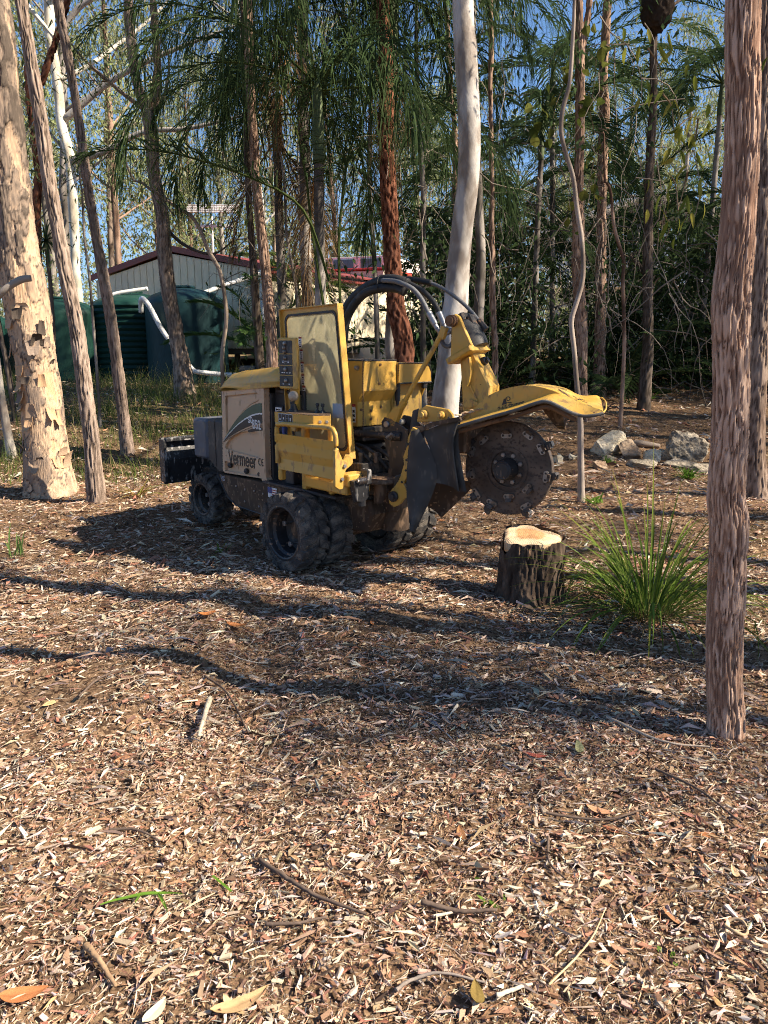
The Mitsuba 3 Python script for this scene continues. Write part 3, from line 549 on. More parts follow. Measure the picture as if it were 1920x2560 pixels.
# ---------------------------------------------------------------- palms
def frond(rng, rach, ll, n=46, w=.014, plume=.12, ldroop=.8, cols=DARKG, s0=.16, fold=.35, rr=.016):
    """Leaflets both sides of a stalk given by its points; each leaflet a strip that sags towards its tip."""
    R = spline(rach, 30); t, a, b = frames(R)
    up = np.cross(t, np.cross([0, 0, 1.0], t)); up /= np.linalg.norm(up, axis=1, keepdims=True) + 1e-9
    sd = np.cross(t, up)
    s = np.linspace(s0, .995, n); i = s * 29; k = np.minimum(i.astype(int), 28); f = (i - k)[:, None]
    lerp = lambda A: A[k] * (1 - f) + A[k + 1] * f
    P, Tn, U, S = (np.repeat(lerp(A), 2, 0) for A in (R, t, up, sd)); s2 = np.repeat(s, 2); sg = np.tile([-1., 1.], n)[:, None]
    m = 2 * n; an = (.45 + .65 * s2 + .10 * rng.randn(m))[:, None]
    d = S * sg * np.cos(an) + Tn * np.sin(an) + U * (fold + plume * rng.randn(m)[:, None] * 2.2)
    d += rng.randn(m, 3) * plume * .5; d /= np.linalg.norm(d, axis=1, keepdims=True)
    L = ll * (np.sin(np.pi * np.clip(s2 * .78 + .17, 0, 1)) ** .7 * (.85 + .3 * rng.rand(m)))[:, None]
    x = np.array([0, .3, .62, 1.0]); wid = np.array([.45, 1, .75, .06]) * w
    sag = ldroop * (.6 + .8 * rng.rand(m))[:, None]
    c = P[:, None] + d[:, None] * (L[:, None] * x[None, :, None] * (1 - .18 * x[None, :, None] * sag[:, None])) - np.array([0, 0, 1.]) * (sag[:, None] * L[:, None] * .62 * (x**2)[None, :, None])
    q = np.cross(d, U * .6 + Tn * .8); q /= np.linalg.norm(q, axis=1, keepdims=True) + 1e-9
    off = q[:, None] * wid[None, :, None]
    V = np.stack([c - off, c + off], 2).reshape(m, 8, 3)
    F = np.array([t_ for j in range(3) for t_ in ((2 * j, 2 * j + 1, 2 * j + 3), (2 * j, 2 * j + 3, 2 * j + 2))])
    F = (F[None] + 8 * np.arange(m)[:, None, None]).reshape(-1, 3); V = V.reshape(-1, 3)
    C = np.repeat(cols[rng.randint(len(cols), size=m)] * (.75 + .5 * rng.rand(m, 1)), 8, 0)
    rt = tube(R[::2], np.linspace(rr, rr * .22, 15), 4, caps=False)
    F = np.vstack([F, np.asarray(rt.faces) + len(V)]); V = np.vstack([V, rt.vertices])
    C = np.vstack([C, np.tile(cols.mean(0) * [1.6, 1.35, 1.1], (len(rt.vertices), 1))])
    return trimesh.Trimesh(V, F, process=False), C
def rachis(base, az, e0, L, curl):
    p = [np.asarray(base, float)]; e = e0
    for i in range(7):
        e -= curl / 7 * (.4 + 1.2 * i / 7); p.append(p[-1] + L / 7 * np.array([math.cos(az) * math.cos(e), math.sin(az) * math.cos(e), math.sin(e)]))
    return np.array(p)
def palm(name, label, x, y, zc, seed, nf, L, ll, r=.07, e=(1.2, -.1), curl=(1.2, 2.0), n=44, w=.014, plume=.10, ldroop=.7, cols=DARKG, group=None, trunk=True, shaft=.6, dead=0, azs=None, lean=0.0):
    t = thing(name, label, 'palm', group); rng = np.random.RandomState(seed); z0 = float(ground_z(x, y))
    if trunk:
        h = zc - z0
        m, C, c, rr, hh = bark_mesh([(x + lean, y, z0 - .05), (x + lean * .5, y, z0 + h * .5), (x, y, zc - shaft)], [r * 1.15, r, r * .9], 'smooth', seed, 18, .06, GREYB, .4)
        C = C * (.72 + .28 * (np.sin(np.asarray(m.vertices)[:, 2] * 2 * np.pi / .13) > -.75))[:, None]
        put(t, 'trunk', m, 'bark', True, color=C)
        sm = tube([(x, y, zc - shaft - .02), (x, y, zc - shaft * .6), (x, y, zc - .05), (x, y, zc + .15)], [r * 1.05, r * 1.15, r * .8, r * .3], 14, 14)
        put(t, 'crownshaft', sm, 'smooth_bark', True, color=np.tile((.085, .115, .05), (len(sm.vertices), 1)))
    for i in range(nf):
        s = (i + .5) / nf; az = (i * 2.39996 + rng.randn() * .2) if azs is None else azs[0] + (azs[1] - azs[0]) * rng.rand()
        el = e[0] + (e[1] - e[0]) * s + rng.randn() * .1
        R = rachis((x + .03 * math.cos(az), y + .03 * math.sin(az), zc + .05 - .12 * s * trunk), az, el, L * (.85 + .3 * rng.rand()), curl[0] + (curl[1] - curl[0]) * rng.rand())
        m, C = frond(rng, R, ll, n, w, plume, ldroop, cols)
        put(t, 'frond', m, 'leaf', color=C)
    for i in range(dead):
        az = rng.rand() * 6.28; R = rachis((x + .05 * math.cos(az), y + .05 * math.sin(az), zc - shaft * .8), az, -.9, L * .75, .7)
        m, C = frond(rng, R, ll * .8, n, w * .7, .3, 1.2, np.array([(.20, .13, .07), (.26, .18, .10), (.15, .095, .05)]))
        put(t, 'dead_frond', m, 'leaf', color=C, label='dead brown hanging frond')
    return t
QUEEN = dict(L=3.2, ll=.82, n=78, w=.0085, plume=.34, ldroop=1.7, e=(1.25, .1), curl=(1.5, 2.3))
BANG = dict(L=3.1, ll=.74, n=58, w=.012, plume=.08, ldroop=.85, e=(1.15, .0), curl=(1.3, 2.0))
LOW = dict(L=2.1, ll=.48, n=46, w=.012, plume=.06, ldroop=.5, e=(1.35, .15), curl=(.9, 1.6), trunk=False)
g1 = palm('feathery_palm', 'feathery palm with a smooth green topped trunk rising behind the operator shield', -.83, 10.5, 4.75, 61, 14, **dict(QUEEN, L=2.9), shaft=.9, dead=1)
frng = np.random.RandomState(62)
for R, ll in (([(-.70, 10.2, 2.38), (-.90, 10.05, 3.04), (-1.13, 10, 3.34), (-1.54, 9.9, 3.53), (-1.94, 9.8, 3.66), (-2.56, 9.7, 3.80), (-3.19, 9.6, 3.80), (-3.54, 9.6, 3.69)], .62),
              ([(-.56, 10.3, 1.9), (-.57, 10.2, 2.88), (-.49, 10.2, 3.53), (-.42, 10.2, 3.92), (-.1, 10.1, 4.6), (.4, 10, 5.0), (.9, 9.8, 5.0)], .6),
              ([(-.76, 10.4, 1.9), (-.92, 10.4, 3.0), (-1.0, 10.3, 3.8), (-1.25, 10.2, 4.7), (-1.7, 10.1, 5.1), (-2.2, 10.0, 5.1)], .6)):
    m, C = frond(frng, R, ll, 78, .0105, .36, .85, DARKG, s0=.34, fold=.5, rr=.022); put(g1, 'frond', m, 'leaf', color=C)
palm('feathery_palm', 'tall feathery palm whose fronds hang round the top of the rust red trunk', .12, 12.3, 6.5, 63, 18, **QUEEN, dead=1, r=.08)
palm('feathery_palm', 'tall feathery palm left of the rust red trunk with dark drooping fronds', -1.15, 12.0, 6.7, 64, 17, **dict(QUEEN, L=2.9), dead=1, r=.08)
palm('feathery_palm', 'feathery palm with brown dead fronds behind the forked thin stems', -1.75, 13.6, 5.3, 65, 10, **dict(QUEEN, L=2.5), dead=4, r=.075)
SPL = ((2.5, 13.2, 5.0, 1), (3.1, 15.5, 6.6, 1.05), (4.9, 15.6, 4.4, 1), (5.7, 14.2, 5.9, 1), (7.0, 15.4, 6.9, 1.1), (7.7, 13.2, 4.4, .9), (4.1, 17.2, 3.4, .9), (1.7, 14.6, 3.3, .85), (1.3, 15.2, 4.6, .9), (6.3, 12.6, 3.4, .8), (2.9, 18, 4.9, 1), (5.9, 18.4, 4.2, 1))
ORD = ['first', 'second', 'third', 'fourth', 'fifth', 'sixth', 'seventh', 'eighth', 'ninth', 'tenth', 'eleventh', 'twelfth', 'thirteenth']
place_in = lambda x, y, L: ORD[sorted(q[0] / q[1] for q in L).index(x / y)]
for i, (x, y, z, s) in enumerate(SPL):
    d = dict(BANG); d['L'] *= s
    k_ = 1 + 2.2 / y; x, y, z = x * k_, y * k_, EYE + (z - EYE) * k_
    palm('slender_palm', f'dark slender palm with arching fronds, {place_in(*SPL[i][:2], SPL)} from the left along the thicket', x, y, z, 70 + i, 11, **d, r=.055, group='slender palms of the dark thicket', lean=.3 * math.sin(i * 2.1))
YPL = ((1.9, 13.0), (2.8, 13.9), (3.6, 15.0), (4.6, 13.9), (5.4, 14.9), (6.3, 13.6), (.9, 14.2), (7.2, 12.9), (5.0, 16.8), (2.2, 16.2), (3.9, 12.9), (6.9, 16.5), (.9, 15.6))
for i, (x, y) in enumerate([(a * (1 + 2.0 / b), b + 2.0) for a, b in YPL]):
    palm('young_palm', f'low dark young palm on the thicket floor, {ORD[sorted(q[0] / q[1] for q in YPL).index(YPL[i][0] / YPL[i][1])]} from the left', x, y, float(ground_z(x, y)) + .1, 90 + i, 10, **LOW, group='young palms of the dark thicket')
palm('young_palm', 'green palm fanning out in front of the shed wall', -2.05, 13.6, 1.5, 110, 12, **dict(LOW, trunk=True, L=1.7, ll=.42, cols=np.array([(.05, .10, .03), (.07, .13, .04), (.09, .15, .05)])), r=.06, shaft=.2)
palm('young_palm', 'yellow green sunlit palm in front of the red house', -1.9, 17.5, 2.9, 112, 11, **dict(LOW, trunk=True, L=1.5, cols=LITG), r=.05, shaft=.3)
# spiky rosette on a bare stem
t = thing('spiky_plant', 'spiky rosette of strap leaves on a thin stem left of the forked trunk', 'plant')
yr = np.random.RandomState(5); V = []
m = tube([(-5.5, 13, float(ground_z(-5.5, 13))), (-5.42, 13, 2.2), (-5.43, 13, 3.2)], [.04, .03, .03], 8, 12); put(t, 'stem', m, 'bark', True, color=np.tile((.14, .11, .09), (len(m.vertices), 1)))
for i in range(70):
    d = yr.randn(3); d[2] = d[2] * .7 + .25; d /= np.linalg.norm(d); s = np.cross(d, [0, 0, 1.]); s /= np.linalg.norm(s); L = yr.uniform(.32, .5); p = np.array([-5.43, 13, 3.23])
    c = [p + d * L * a - np.array([0, 0, .10]) * a * a for a in (0, .4, .75, 1)]
    P = np.array([[q - s * w_, q + s * w_] for q, w_ in zip(c, (.012, .016, .010, .001))])
    put(t, 'blade', grid_mesh(P), 'leaf', color=np.tile(DARKG[i % 4] * 1.2, (8, 1)))

# ---------------------------------------------------------------- undergrowth, far bush, trees beside the clearing
rng = np.random.RandomState(120)
n = 2100
x, y = rng.uniform(.6, 11.5, n), 15.2 + 5 * rng.rand(n)
c = np.stack([x, y, ground_z(x, y) + 3.1 * rng.rand(n) ** 1.3 + .05], -1)
c = c[~((np.abs(x - 3.75) < .75) & (y > 15))]
v, f, cc = leaf_cloud(rng, c, 20, .24, .17, .030, DARKG, hang=.25)
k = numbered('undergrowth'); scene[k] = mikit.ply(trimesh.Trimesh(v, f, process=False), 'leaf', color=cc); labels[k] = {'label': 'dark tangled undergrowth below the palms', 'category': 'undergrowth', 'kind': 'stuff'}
vt = []
for i in range(420):
    x0, y0 = rng.uniform(.4, 10), rng.uniform(14, 18); z0 = float(ground_z(x0, y0)); L = rng.uniform(.5, 2.4)
    p, r_ = limb(rng, (x0, y0, z0 + rng.uniform(0, 3.5)), rng.randn(3) * [1, 1, .8], L, rng.uniform(.004, .014), 7, .8, .9); vt.append(tube(p, r_, 4, caps=False))
tm = cat(*vt); k = numbered('dead_twigs'); scene[k] = mikit.ply(tm, 'bark', color=np.tile((.17, .14, .115), (len(tm.vertices), 1))); labels[k] = {'label': 'tangle of dead grey twigs and creepers among the trunks', 'category': 'twigs', 'kind': 'stuff'}
# creepers and twigs hanging among the middle trunks
vt = []
for i in range(260):
    x0, y0 = rng.uniform(-2.6, 4.6), rng.uniform(11.4, 14.5); z0 = rng.uniform(2.2, 6.5)
    p, r_ = limb(rng, (x0, y0, z0), rng.randn(3) * [.7, .5, .5] + [0, 0, -.7], rng.uniform(.6, 2.2), rng.uniform(.004, .012), 7, 1.2, .8); vt.append(tube(p, r_, 4, caps=False))
tm = cat(*vt); k = numbered('creepers'); scene[k] = mikit.ply(tm, 'bark', color=np.tile((.23, .195, .16), (len(tm.vertices), 1))); labels[k] = {'label': 'pale dry creepers hanging between the palms', 'category': 'creepers', 'kind': 'stuff'}
cc_ = []
for i in range(150):
    x0, y0 = rng.uniform(-2.4, 4.2), rng.uniform(11.6, 14.5); cc_.append((x0, y0, rng.uniform(1.2, 6.6)))
v, f, cc = leaf_cloud(rng, np.array(cc_), 16, .30, .13, .024, DARKG * 1.3, hang=.8)
k = numbered('creeper_leaves'); scene[k] = mikit.ply(trimesh.Trimesh(v, f, process=False), 'leaf', color=cc); labels[k] = {'label': 'small hanging leaves of the creepers between the trunks', 'category': 'creepers', 'kind': 'stuff'}

rng = np.random.RandomState(130)
FAR_LIT = np.array([(.25, .30, .12), (.30, .34, .16), (.35, .36, .20), (.18, .22, .09), (.38, .36, .23)])  # paler than the near gum leaves: some sunlight is put into the colour
spots = []
for i in range(400):
    y = 23 + 27 * rng.rand() ** 1.1; x = rng.uniform(-.62, .62) * y
    if len(spots) < 44 and all((x - a) ** 2 + (y - b) ** 2 > 6.5 for a, b in spots) and not (-9 < x < 0 and y < 27) and not (4.5 < x < 13 and y < 33): spots.append((x, y))
for i, (x, y) in enumerate(spots):
    t = thing('far_tree', 'slim gum tree with thin grey green foliage in the far bush', 'tree', 'gum trees of the far bush')
    z0 = float(ground_z(x, y)); h = rng.uniform(9, 15); dx, dy = rng.randn(2) * .5
    P = [(x, y, z0 - .1), (x + dx * .3, y + dy * .3, z0 + h * .35), (x + dx, y + dy, z0 + h * .75), (x + dx * 1.2, y + dy, z0 + h)]
    tn = (PALE, GREYB, STRINGY2, STRINGY)[i % 4]
    m, C, c, r, hh = bark_mesh(P, [.14, .12, .08, .04], 'smooth', 200 + i, 9, .25, tn, .3); put(t, 'trunk', m, 'bark', True, color=C)
    dress(t, rng, c[int(len(c) * .22)], c[-1], .10, 9, 2.6, 54, 26, .20, .026, FAR_LIT, tn, .34, .7)
n = 1500
y = 40 + 22 * rng.rand(n); x = rng.uniform(-.66, .66, n) * y; p = np.stack([x, y, 0 * x], -1)
z = ground_z(x, y) + (3.5 + 11 * meshkit.fbm(np.stack([x * .12, y * .05, 0 * x], -1), 2, 3)) * rng.rand(n) ** .9
v, f, cc = leaf_cloud(rng, np.stack([x, y, z], -1), 36, .75, .36, .06, FAR_LIT, hang=.5)
k = numbered('forest'); scene[k] = mikit.ply(trimesh.Trimesh(v, f, process=False), 'leaf', color=cc); labels[k] = {'label': 'far off grey green wood closing the view', 'category': 'forest', 'kind': 'stuff'}
n = 900
y = 21 + 10 * rng.rand(n); x = np.where(rng.rand(n) < .6, rng.uniform(-18, -7.5, n), rng.uniform(.5, 6, n)); z = ground_z(x, y) + 2.6 * rng.rand(n) ** 1.4
v, f, cc = leaf_cloud(rng, np.stack([x, y, z], -1), 26, .35, .14, .022, FAR_LIT * .95, hang=.3)
k = numbered('undergrowth'); scene[k] = mikit.ply(trimesh.Trimesh(v, f, process=False), 'leaf', color=cc); labels[k] = {'label': 'light green scrub beyond the tanks and the shed', 'category': 'undergrowth', 'kind': 'stuff'}

rng = np.random.RandomState(140)
for i, (x, y, h, rc, cl) in enumerate(((10.6, 1.3, 10, 2.2, 24), (9.6, 3.4, 9.5, 2.0, 18), (11.5, 4.6, 11, 2.4, 30), (6.6, 3.6, 8, 1.0, 5), (13.5, 7.0, 11, 3.0, 70), (14.5, 10, 12, 3.2, 90), (12, 9.0, 9, 2.8, 70), (17, 12.5, 12, 3.4, 90), (19, 9, 13, 3.4, 80), (10, 11.5, 9, 2.6, 70), (15.5, 15.5, 12, 3.2, 90), (3.55, 3.25, 8.5, .9, 6), (7.85, 1.15, 6.5, .9, 34), (-6, -4, 10, 3, 60), (-1.5, -5.5, 11, 3.2, 60), (3.5, -6.5, 11, 3, 60), (-8, .5, 10, 2.8, 50))):  # all out of view; the last four added behind the camera to cut sky fill
    t = thing('side_tree', 'unseen gum tree beside the clearing', 'tree', 'unseen gum trees beside the clearing')
    z0 = float(ground_z(x, y)); P = [(x, y, z0 - .1), (x + .1, y, z0 + h * .4), (x + .2 * math.sin(i), y + .2, z0 + h * .8), (x + .3 * math.sin(i), y + .2, z0 + h)]
    m, C, c, r, hh = bark_mesh(P, [.15, .12, .085, .04], 'fibre', 240 + i, 14, .15, STRINGY, .3); put(t, 'trunk', m, 'bark', True, color=C)
    dress(t, rng, c[int(len(c) * (.80 if h == 6.5 else .55))], c[-1], .09, 7, rc, cl, 30, .14, .014, GUM, STRINGY, .32, .7)
# ---------------------------------------------------------------- shed, tanks, houses
def paint_wall(base, dust):
    def f(p, n, uv):
        a = fbm(p.x * 1.3, p.y * 1.3, p.z * .8); g = fbm(p.x * 14, p.y * 14, p.z * 4)
        return mix(base, dust, smoothstep(.4, .75, a * .6 + g * .4))
    return P3(f)
principled('shed_sheet', paint_wall((.70, .61, .43), (.60, .52, .37)), .5, .4)
principled('barn_red', paint_wall((.19, .035, .028), (.15, .04, .03)), .45, .4)
principled('red_sheet', paint_wall((.48, .045, .035), (.40, .06, .045)), .5, .4)
principled('tank_green', paint_wall((.006, .036, .027), (.012, .046, .034)), .5, .28)
principled('tank_blue', paint_wall((.007, .032, .036), (.012, .042, .046)), .5, .28)
principled('pvc_white', paint_wall((.72, .72, .70), (.62, .60, .56)), .4, .45)
principled('cream_wall', paint_wall((.70, .64, .50), (.62, .56, .43)), .6, .3)
principled('white_wall', paint_wall((.78, .77, .74), (.70, .68, .64)), .6, .3)
principled('dark_grey', (.12, .11, .10), .7, .3)  # plain grey of the shed stumps and the pump
principled('pale_blue_wall', paint_wall((.46, .50, .55), (.40, .43, .46)), .6, .3)
principled('window_glass', (.05, .07, .09), .08, .6)
principled('timber', paint_wall((.22, .18, .14), (.15, .12, .09)), .7, .3)

SA, SC_ = np.array([-7.45, 20.75]), np.array([-2.75, 18.0])
su = (SC_ - SA) / np.linalg.norm(SC_ - SA); sn = np.array([su[1], -su[0]]); SL = float(np.linalg.norm(SC_ - SA))
SRm = np.array([[su[0], su[1], 0], [-sn[0], -sn[1], 0], [0, 0, 1]]); SO = np.array([SA[0], SA[1], 0.0])     # along the gable, away from the viewer, up
shed = thing('metal_shed', 'cream metal shed with a dark red roof edge behind the green tanks', 'shed')
def S(parent, name, mesh, bsdf, smooth=False, **k): return put(parent, name, moved(mesh, SRm, SO), bsdf, smooth, **k)
WB, EV, AP = 1.50, 3.22, 3.72
roofz = lambda u: EV + (AP - EV) * (1 - abs(u - SL / 2) / (SL / 2))
wall = numbered(f'{shed}__wall')
S_ = moved(prism([(0, WB), (SL, WB), (SL, EV), (SL / 2, AP), (0, EV)], .03, .10), SRm, SO)
scene[wall] = mikit.ply(S_, 'shed_sheet')
npan = 24
for i in range(npan):
    u0, u1 = SL * i / npan, SL * (i + 1) / npan; um = u0 + .055
    pan = [prism([(u0 + .030, WB + .004), (u1 - .004, WB + .004), (u1 - .004, roofz(u1) - .02), (u0 + .030, roofz(u0) - .02)], .006, .029), prism([(u0, WB), (u0 + .026, WB), (u0 + .026, roofz(u0) - .02), (u0, roofz(u0) - .02)], -.006, .029)]
    S(wall, 'panel', cat(*pan), 'shed_sheet')
S(shed, 'side_wall', cat(box(SL - .07, SL, .10, 6, WB, EV), box(0, .07, .1, 6, WB, EV)), 'shed_sheet')
for a, b in ((0, 1), (1, 0)):
    pts = [(-.18, EV - .02), (SL / 2, AP + .05), (SL / 2, AP + .19), (-.18, EV + .12)]
    if a: pts = [(SL - x, z) for x, z in pts][::-1]
    S(shed, 'barge_board', prism(pts, -.06, -.02), 'barn_red', label='dark red edge of the shed roof')
S(shed, 'roof', cat(prism([(-.22, EV + .06), (SL / 2, AP + .12), (SL / 2, AP + .15), (-.22, EV + .09)], -.02, 6.1), prism([(SL + .22, EV + .06), (SL / 2, AP + .12), (SL / 2, AP + .15), (SL + .22, EV + .09)][::-1], -.02, 6.1)), 'barn_red')
S(shed, 'floor_frame', cat(box(0, SL, .08, 6, WB - .14, WB - .002), *[box(u - .05, u + .05, .5, .6, .3, WB - .14) for u in np.linspace(.3, SL - .3, 6)]), 'dark_grey')
S(shed, 'gutter', box(SL + .03, SL + .15, -.02, 6, EV - .06, EV + .06, .01), 'barn_red')
S(shed, 'downpipe', cyl((SL + .05, -.05, 1.0), (SL + .05, -.05, EV), .045, 10), 'pvc_white', 40)
t = thing('water_pump', 'small dark pump under the corner of the shed', 'pump')
put(t, 'body', cat(cyl((-3.1, 16.9, 1.05), (-2.75, 16.8, 1.05), .10, 14, .02), box(-3.15, -2.7, 16.75, 17.0, .86, .93)), 'dark_grey', 40)
put(t, 'motor', cyl((-2.75, 16.8, 1.05), (-2.5, 16.73, 1.05), .085, 14, .02), 'tank_blue', 40)

def tank(label, x, y, r, z1, mat, ribs=0, lug=False):
    t = thing('water_tank', label, 'water tank'); z0 = float(ground_base(x, y)) - .05; h = z1 - z0
    prof = [(0, z0), (r, z0)]
    zs = h - .28
    if ribs:
        for i in range(ribs * 4 + 1):
            prof.append((r + .025 * math.cos(i * math.pi / 2 + .5), z0 + .04 + (zs - .06) * i / (ribs * 4)))
    else:
        for i in range(9): prof.append((r * (1 - .006 * (i % 4 == 0)), z0 + .03 + (zs - .1) * i / 8))
    prof += [(r * .985, z0 + zs - .02), (r * .93, z0 + zs + .06), (r * .80, z0 + zs + .13), (r * .55, z0 + zs + .21), (r * .30, z0 + zs + .26), (0, z0 + zs + .28)]
    m = lathe(prof, (x, y, 0), 'z', 72); put(t, 'body', m, mat, 50)
    put(t, 'lid', lathe([(0, z1 - .02), (.24, z1 - .02), (.25, z1 + .02), (.22, z1 + .05), (0, z1 + .06)], (x - .05, y + .1, 0), 'z', 28), mat, 40)
    if lug:
        for a in (-.55, 2.6): put(t, 'lifting_lug', moved(box(-.10, .10, -.07, .07, -.10, .14, .02), [[math.cos(a), math.sin(a), 0], [-math.sin(a), math.cos(a), 0], [0, 0, 1]], (x + r * .86 * math.cos(a), y + r * .86 * math.sin(a), z0 + zs + .02)), mat)
    return t
tank('dark blue green water tank, the biggest, at the corner of the shed', -4.28, 17.2, .86, 2.78, 'tank_blue', 0, True)
tank('green water tank with horizontal ribs', -5.75, 18.25, .95, 2.74, 'tank_green', 13)
tank('smooth green water tank behind the slender straight trunk', -7.15, 17.7, .78, 2.58, 'tank_green')
tank('green water tank at the far left behind the paperbark', -9.35, 17.8, .9, 2.35, 'tank_green')
def pipe(label, pts, r=.05):
    t = thing('drain_pipe', label, 'pipe'); put(t, None, tube(pts, r, 12, 60), 'pvc_white', True)
pipe('white plastic pipe bending over and down the front of the biggest tank', [(-5.05, 16.52, 2.25), (-5.0, 16.40, 2.48), (-4.92, 16.34, 2.50), (-4.78, 16.33, 2.30), (-4.55, 16.30, 1.85), (-4.05, 16.25, 1.18), (-3.96, 16.25, 1.08), (-3.84, 16.25, 1.03), (-3.2, 16.3, .97), (-2.9, 16.4, .96)])
pipe('sloping white pipe above the biggest tank to the shed', [(-4.05, 17.3, 2.62), (-3.7, 17.5, 2.78), (-3.0, 17.85, 3.05), (-2.75, 17.95, 3.15)])
pipe('white pipe stub above the ribbed tank', [(-6.25, 17.7, 2.52), (-6.0, 17.75, 2.68), (-5.6, 17.8, 2.76), (-5.35, 17.85, 2.80), (-5.28, 17.85, 2.81)], .045)

# red and cream house behind the palms
hs = thing('red_house', 'cream house with red wall panels behind the palms', 'house')
HR = np.array([[.93, -.37, 0], [.37, .93, 0], [0, 0, 1]]); HO = np.array([-3.4, 25.2, 0])
def HB(parent, name, mesh, bsdf, smooth=False, **k): return put(parent, name, moved(mesh, HR, HO), bsdf, smooth, **k)
hz = 1.0
HB(hs, 'wall', box(0, 3.5, .2, 5, hz, 3.75), 'cream_wall')
HB(hs, 'fascia', box(-.3, 3.75, -.25, .22, 3.28, 3.72, .01), 'cream_wall')
HB(hs, 'roof_edge', box(-.35, 3.8, -.30, 5.2, 3.74, 3.80, .01), 'red_sheet')
HB(hs, 'upper_wall', cat(box(.3, 3.3, 1.2, 5, 3.81, 4.3)), 'white_wall')
for i in range(3): HB(hs, 'window', box(.5 + .95 * i, 1.2 + .95 * i, 1.15, 1.19, 3.88, 4.22), 'window_glass')
for x0, x1 in ((.25, 1.75), (2.05, 3.30)):
    dk_ = numbered(f'{hs}__roller_door')
    for j in range(20): HB(dk_, 'slat', box(x0, x1, .12 - .012 * (j % 2), .195, hz + .02 + .113 * j, hz + .113 * (j + 1) + .012, .01), 'red_sheet')
for x0 in (0.02, 1.85, 3.34): HB(hs, 'post', box(x0, x0 + .16, -.1, .19, hz, 3.27), 'white_wall')
gw = thing('garden_wall', 'bright white rendered wall below the red house', 'wall')
put(gw, None, moved(box(0, 5.4, 0, .18, .7, 1.78, .01), HR, (-2.3, 22.2, 0)), 'white_wall')
# pale house behind the dark thicket
ph = thing('pale_house', 'pale blue grey house glimpsed through the dark palms', 'house')
HO2 = np.array([6.0, 29.5, 0]); H2 = np.array([[.97, -.24, 0], [.24, .97, 0], [0, 0, 1]])
def HC(parent, name, mesh, bsdf, **k): return put(parent, name, moved(mesh, H2, HO2), bsdf, **k)
HC(ph, 'wall', box(0, 7, 0, 5, 1.2, 5.4), 'pale_blue_wall')
for j in range(2):
    for i in range(3):
        wk = HC(ph, 'window', box(.7 + 2.1 * i, 1.9 + 2.1 * i, -.03, .02, 1.9 + 1.9 * j, 2.9 + 1.9 * j), 'window_glass')
        HC(wk, 'frame', cat(box(.62 + 2.1 * i, 1.98 + 2.1 * i, -.05, .0, 2.9 + 1.9 * j, 2.98 + 1.9 * j), box(.62 + 2.1 * i, 1.98 + 2.1 * i, -.05, .0, 1.82 + 1.9 * j, 1.9 + 1.9 * j), box(1.27 + 2.1 * i, 1.33 + 2.1 * i, -.05, .0, 1.9 + 1.9 * j, 2.9 + 1.9 * j)), 'white_wall')
HC(ph, 'roof', prism([(-.5, 5.4), (3.5, 6.7), (7.5, 5.4), (7.5, 5.5), (3.5, 6.85), (-.5, 5.5)], -.5, 5.5), 'white_wall')
HC(ph, 'balcony_rail', cat(box(-.2, 7.2, -.9, -.84, 4.2, 4.28), box(-.2, 7.2, -.9, 0, 3.55, 3.65), *[box(u, u + .04, -.89, -.85, 3.65, 4.2) for u in np.linspace(0, 7, 36)]), 'white_wall')
# slatted frame on a pole above the shed roof
an = thing('roof_frame', 'white slatted frame on a thin pole above the shed roof', 'frame')
put(an, 'pole', cyl((-4.55, 21.5, 1.0), (-4.55, 21.5, 4.9), .03, 8), 'pvc_white', 40)
put(an, 'crossbar', box(-5.0, -4.0, 21.47, 21.53, 4.62, 4.68), 'pvc_white')
for i in range(5): put(an, 'slat', box(-5.2, -3.85, 21.2 + .12 * i, 21.26 + .12 * i, 4.95 + .06 * i, 4.98 + .06 * i), 'pvc_white')
# ---------------------------------------------------------------- the stump grinder
SG = thing('stump_grinder', 'yellow and tan wheeled stump grinder with a big toothed cutting disc on the mulch', 'stump grinder')
PSI, BPSI = math.radians(43), math.radians(33)
MR = np.array([[-math.sin(PSI), math.cos(PSI), 0], [-math.cos(PSI), -math.sin(PSI), 0], [0, 0, 1]])      # rows: forward, left, up
MO = np.array([-0.244, 5.75, 0.0])
BR = np.array([[math.cos(BPSI), -math.sin(BPSI), 0], [-math.sin(BPSI), -math.cos(BPSI), 0], [0, 0, 1]])  # rows: boom outward, viewer side, up
BO = np.array([0.063, 5.42, 0.0])
def fix(m):
    """Outward winding for meshes whose frame is mirrored."""
    return m
def M(name, mesh, bsdf, smooth=False, **k): return put(SG, name, moved(mesh, MR, MO), bsdf, smooth, **k)
def B(name, mesh, bsdf, smooth=False, **k):
    m = moved(mesh, BR, BO); return put(SG, name, trimesh.Trimesh(m.vertices, np.asarray(m.faces)[:, ::-1], process=False), bsdf, smooth, **k)
def bolt(c, axis, r=0.012, h=0.01):
    c = np.asarray(c, float); d = np.asarray(axis, float)
    return cyl(c, c + d * h, r, 6, 0.002)
def lettering(text, h, x0, z0, width, y, bold=True, shear=0.0, frame=None):
    """Letters on a left-hand face: reading from front to back, x falling."""
    m = meshkit.text_mesh(text, h, 0.003, bold); v = np.array(m.vertices); v[:, 0] -= v[:, 0].min(); v[:, 0] *= width / v[:, 0].max()
    v = np.stack([x0 - v[:, 0] - shear * v[:, 1], y + v[:, 2], z0 + v[:, 1]], 1)
    return trimesh.Trimesh(v, m.faces, process=False)

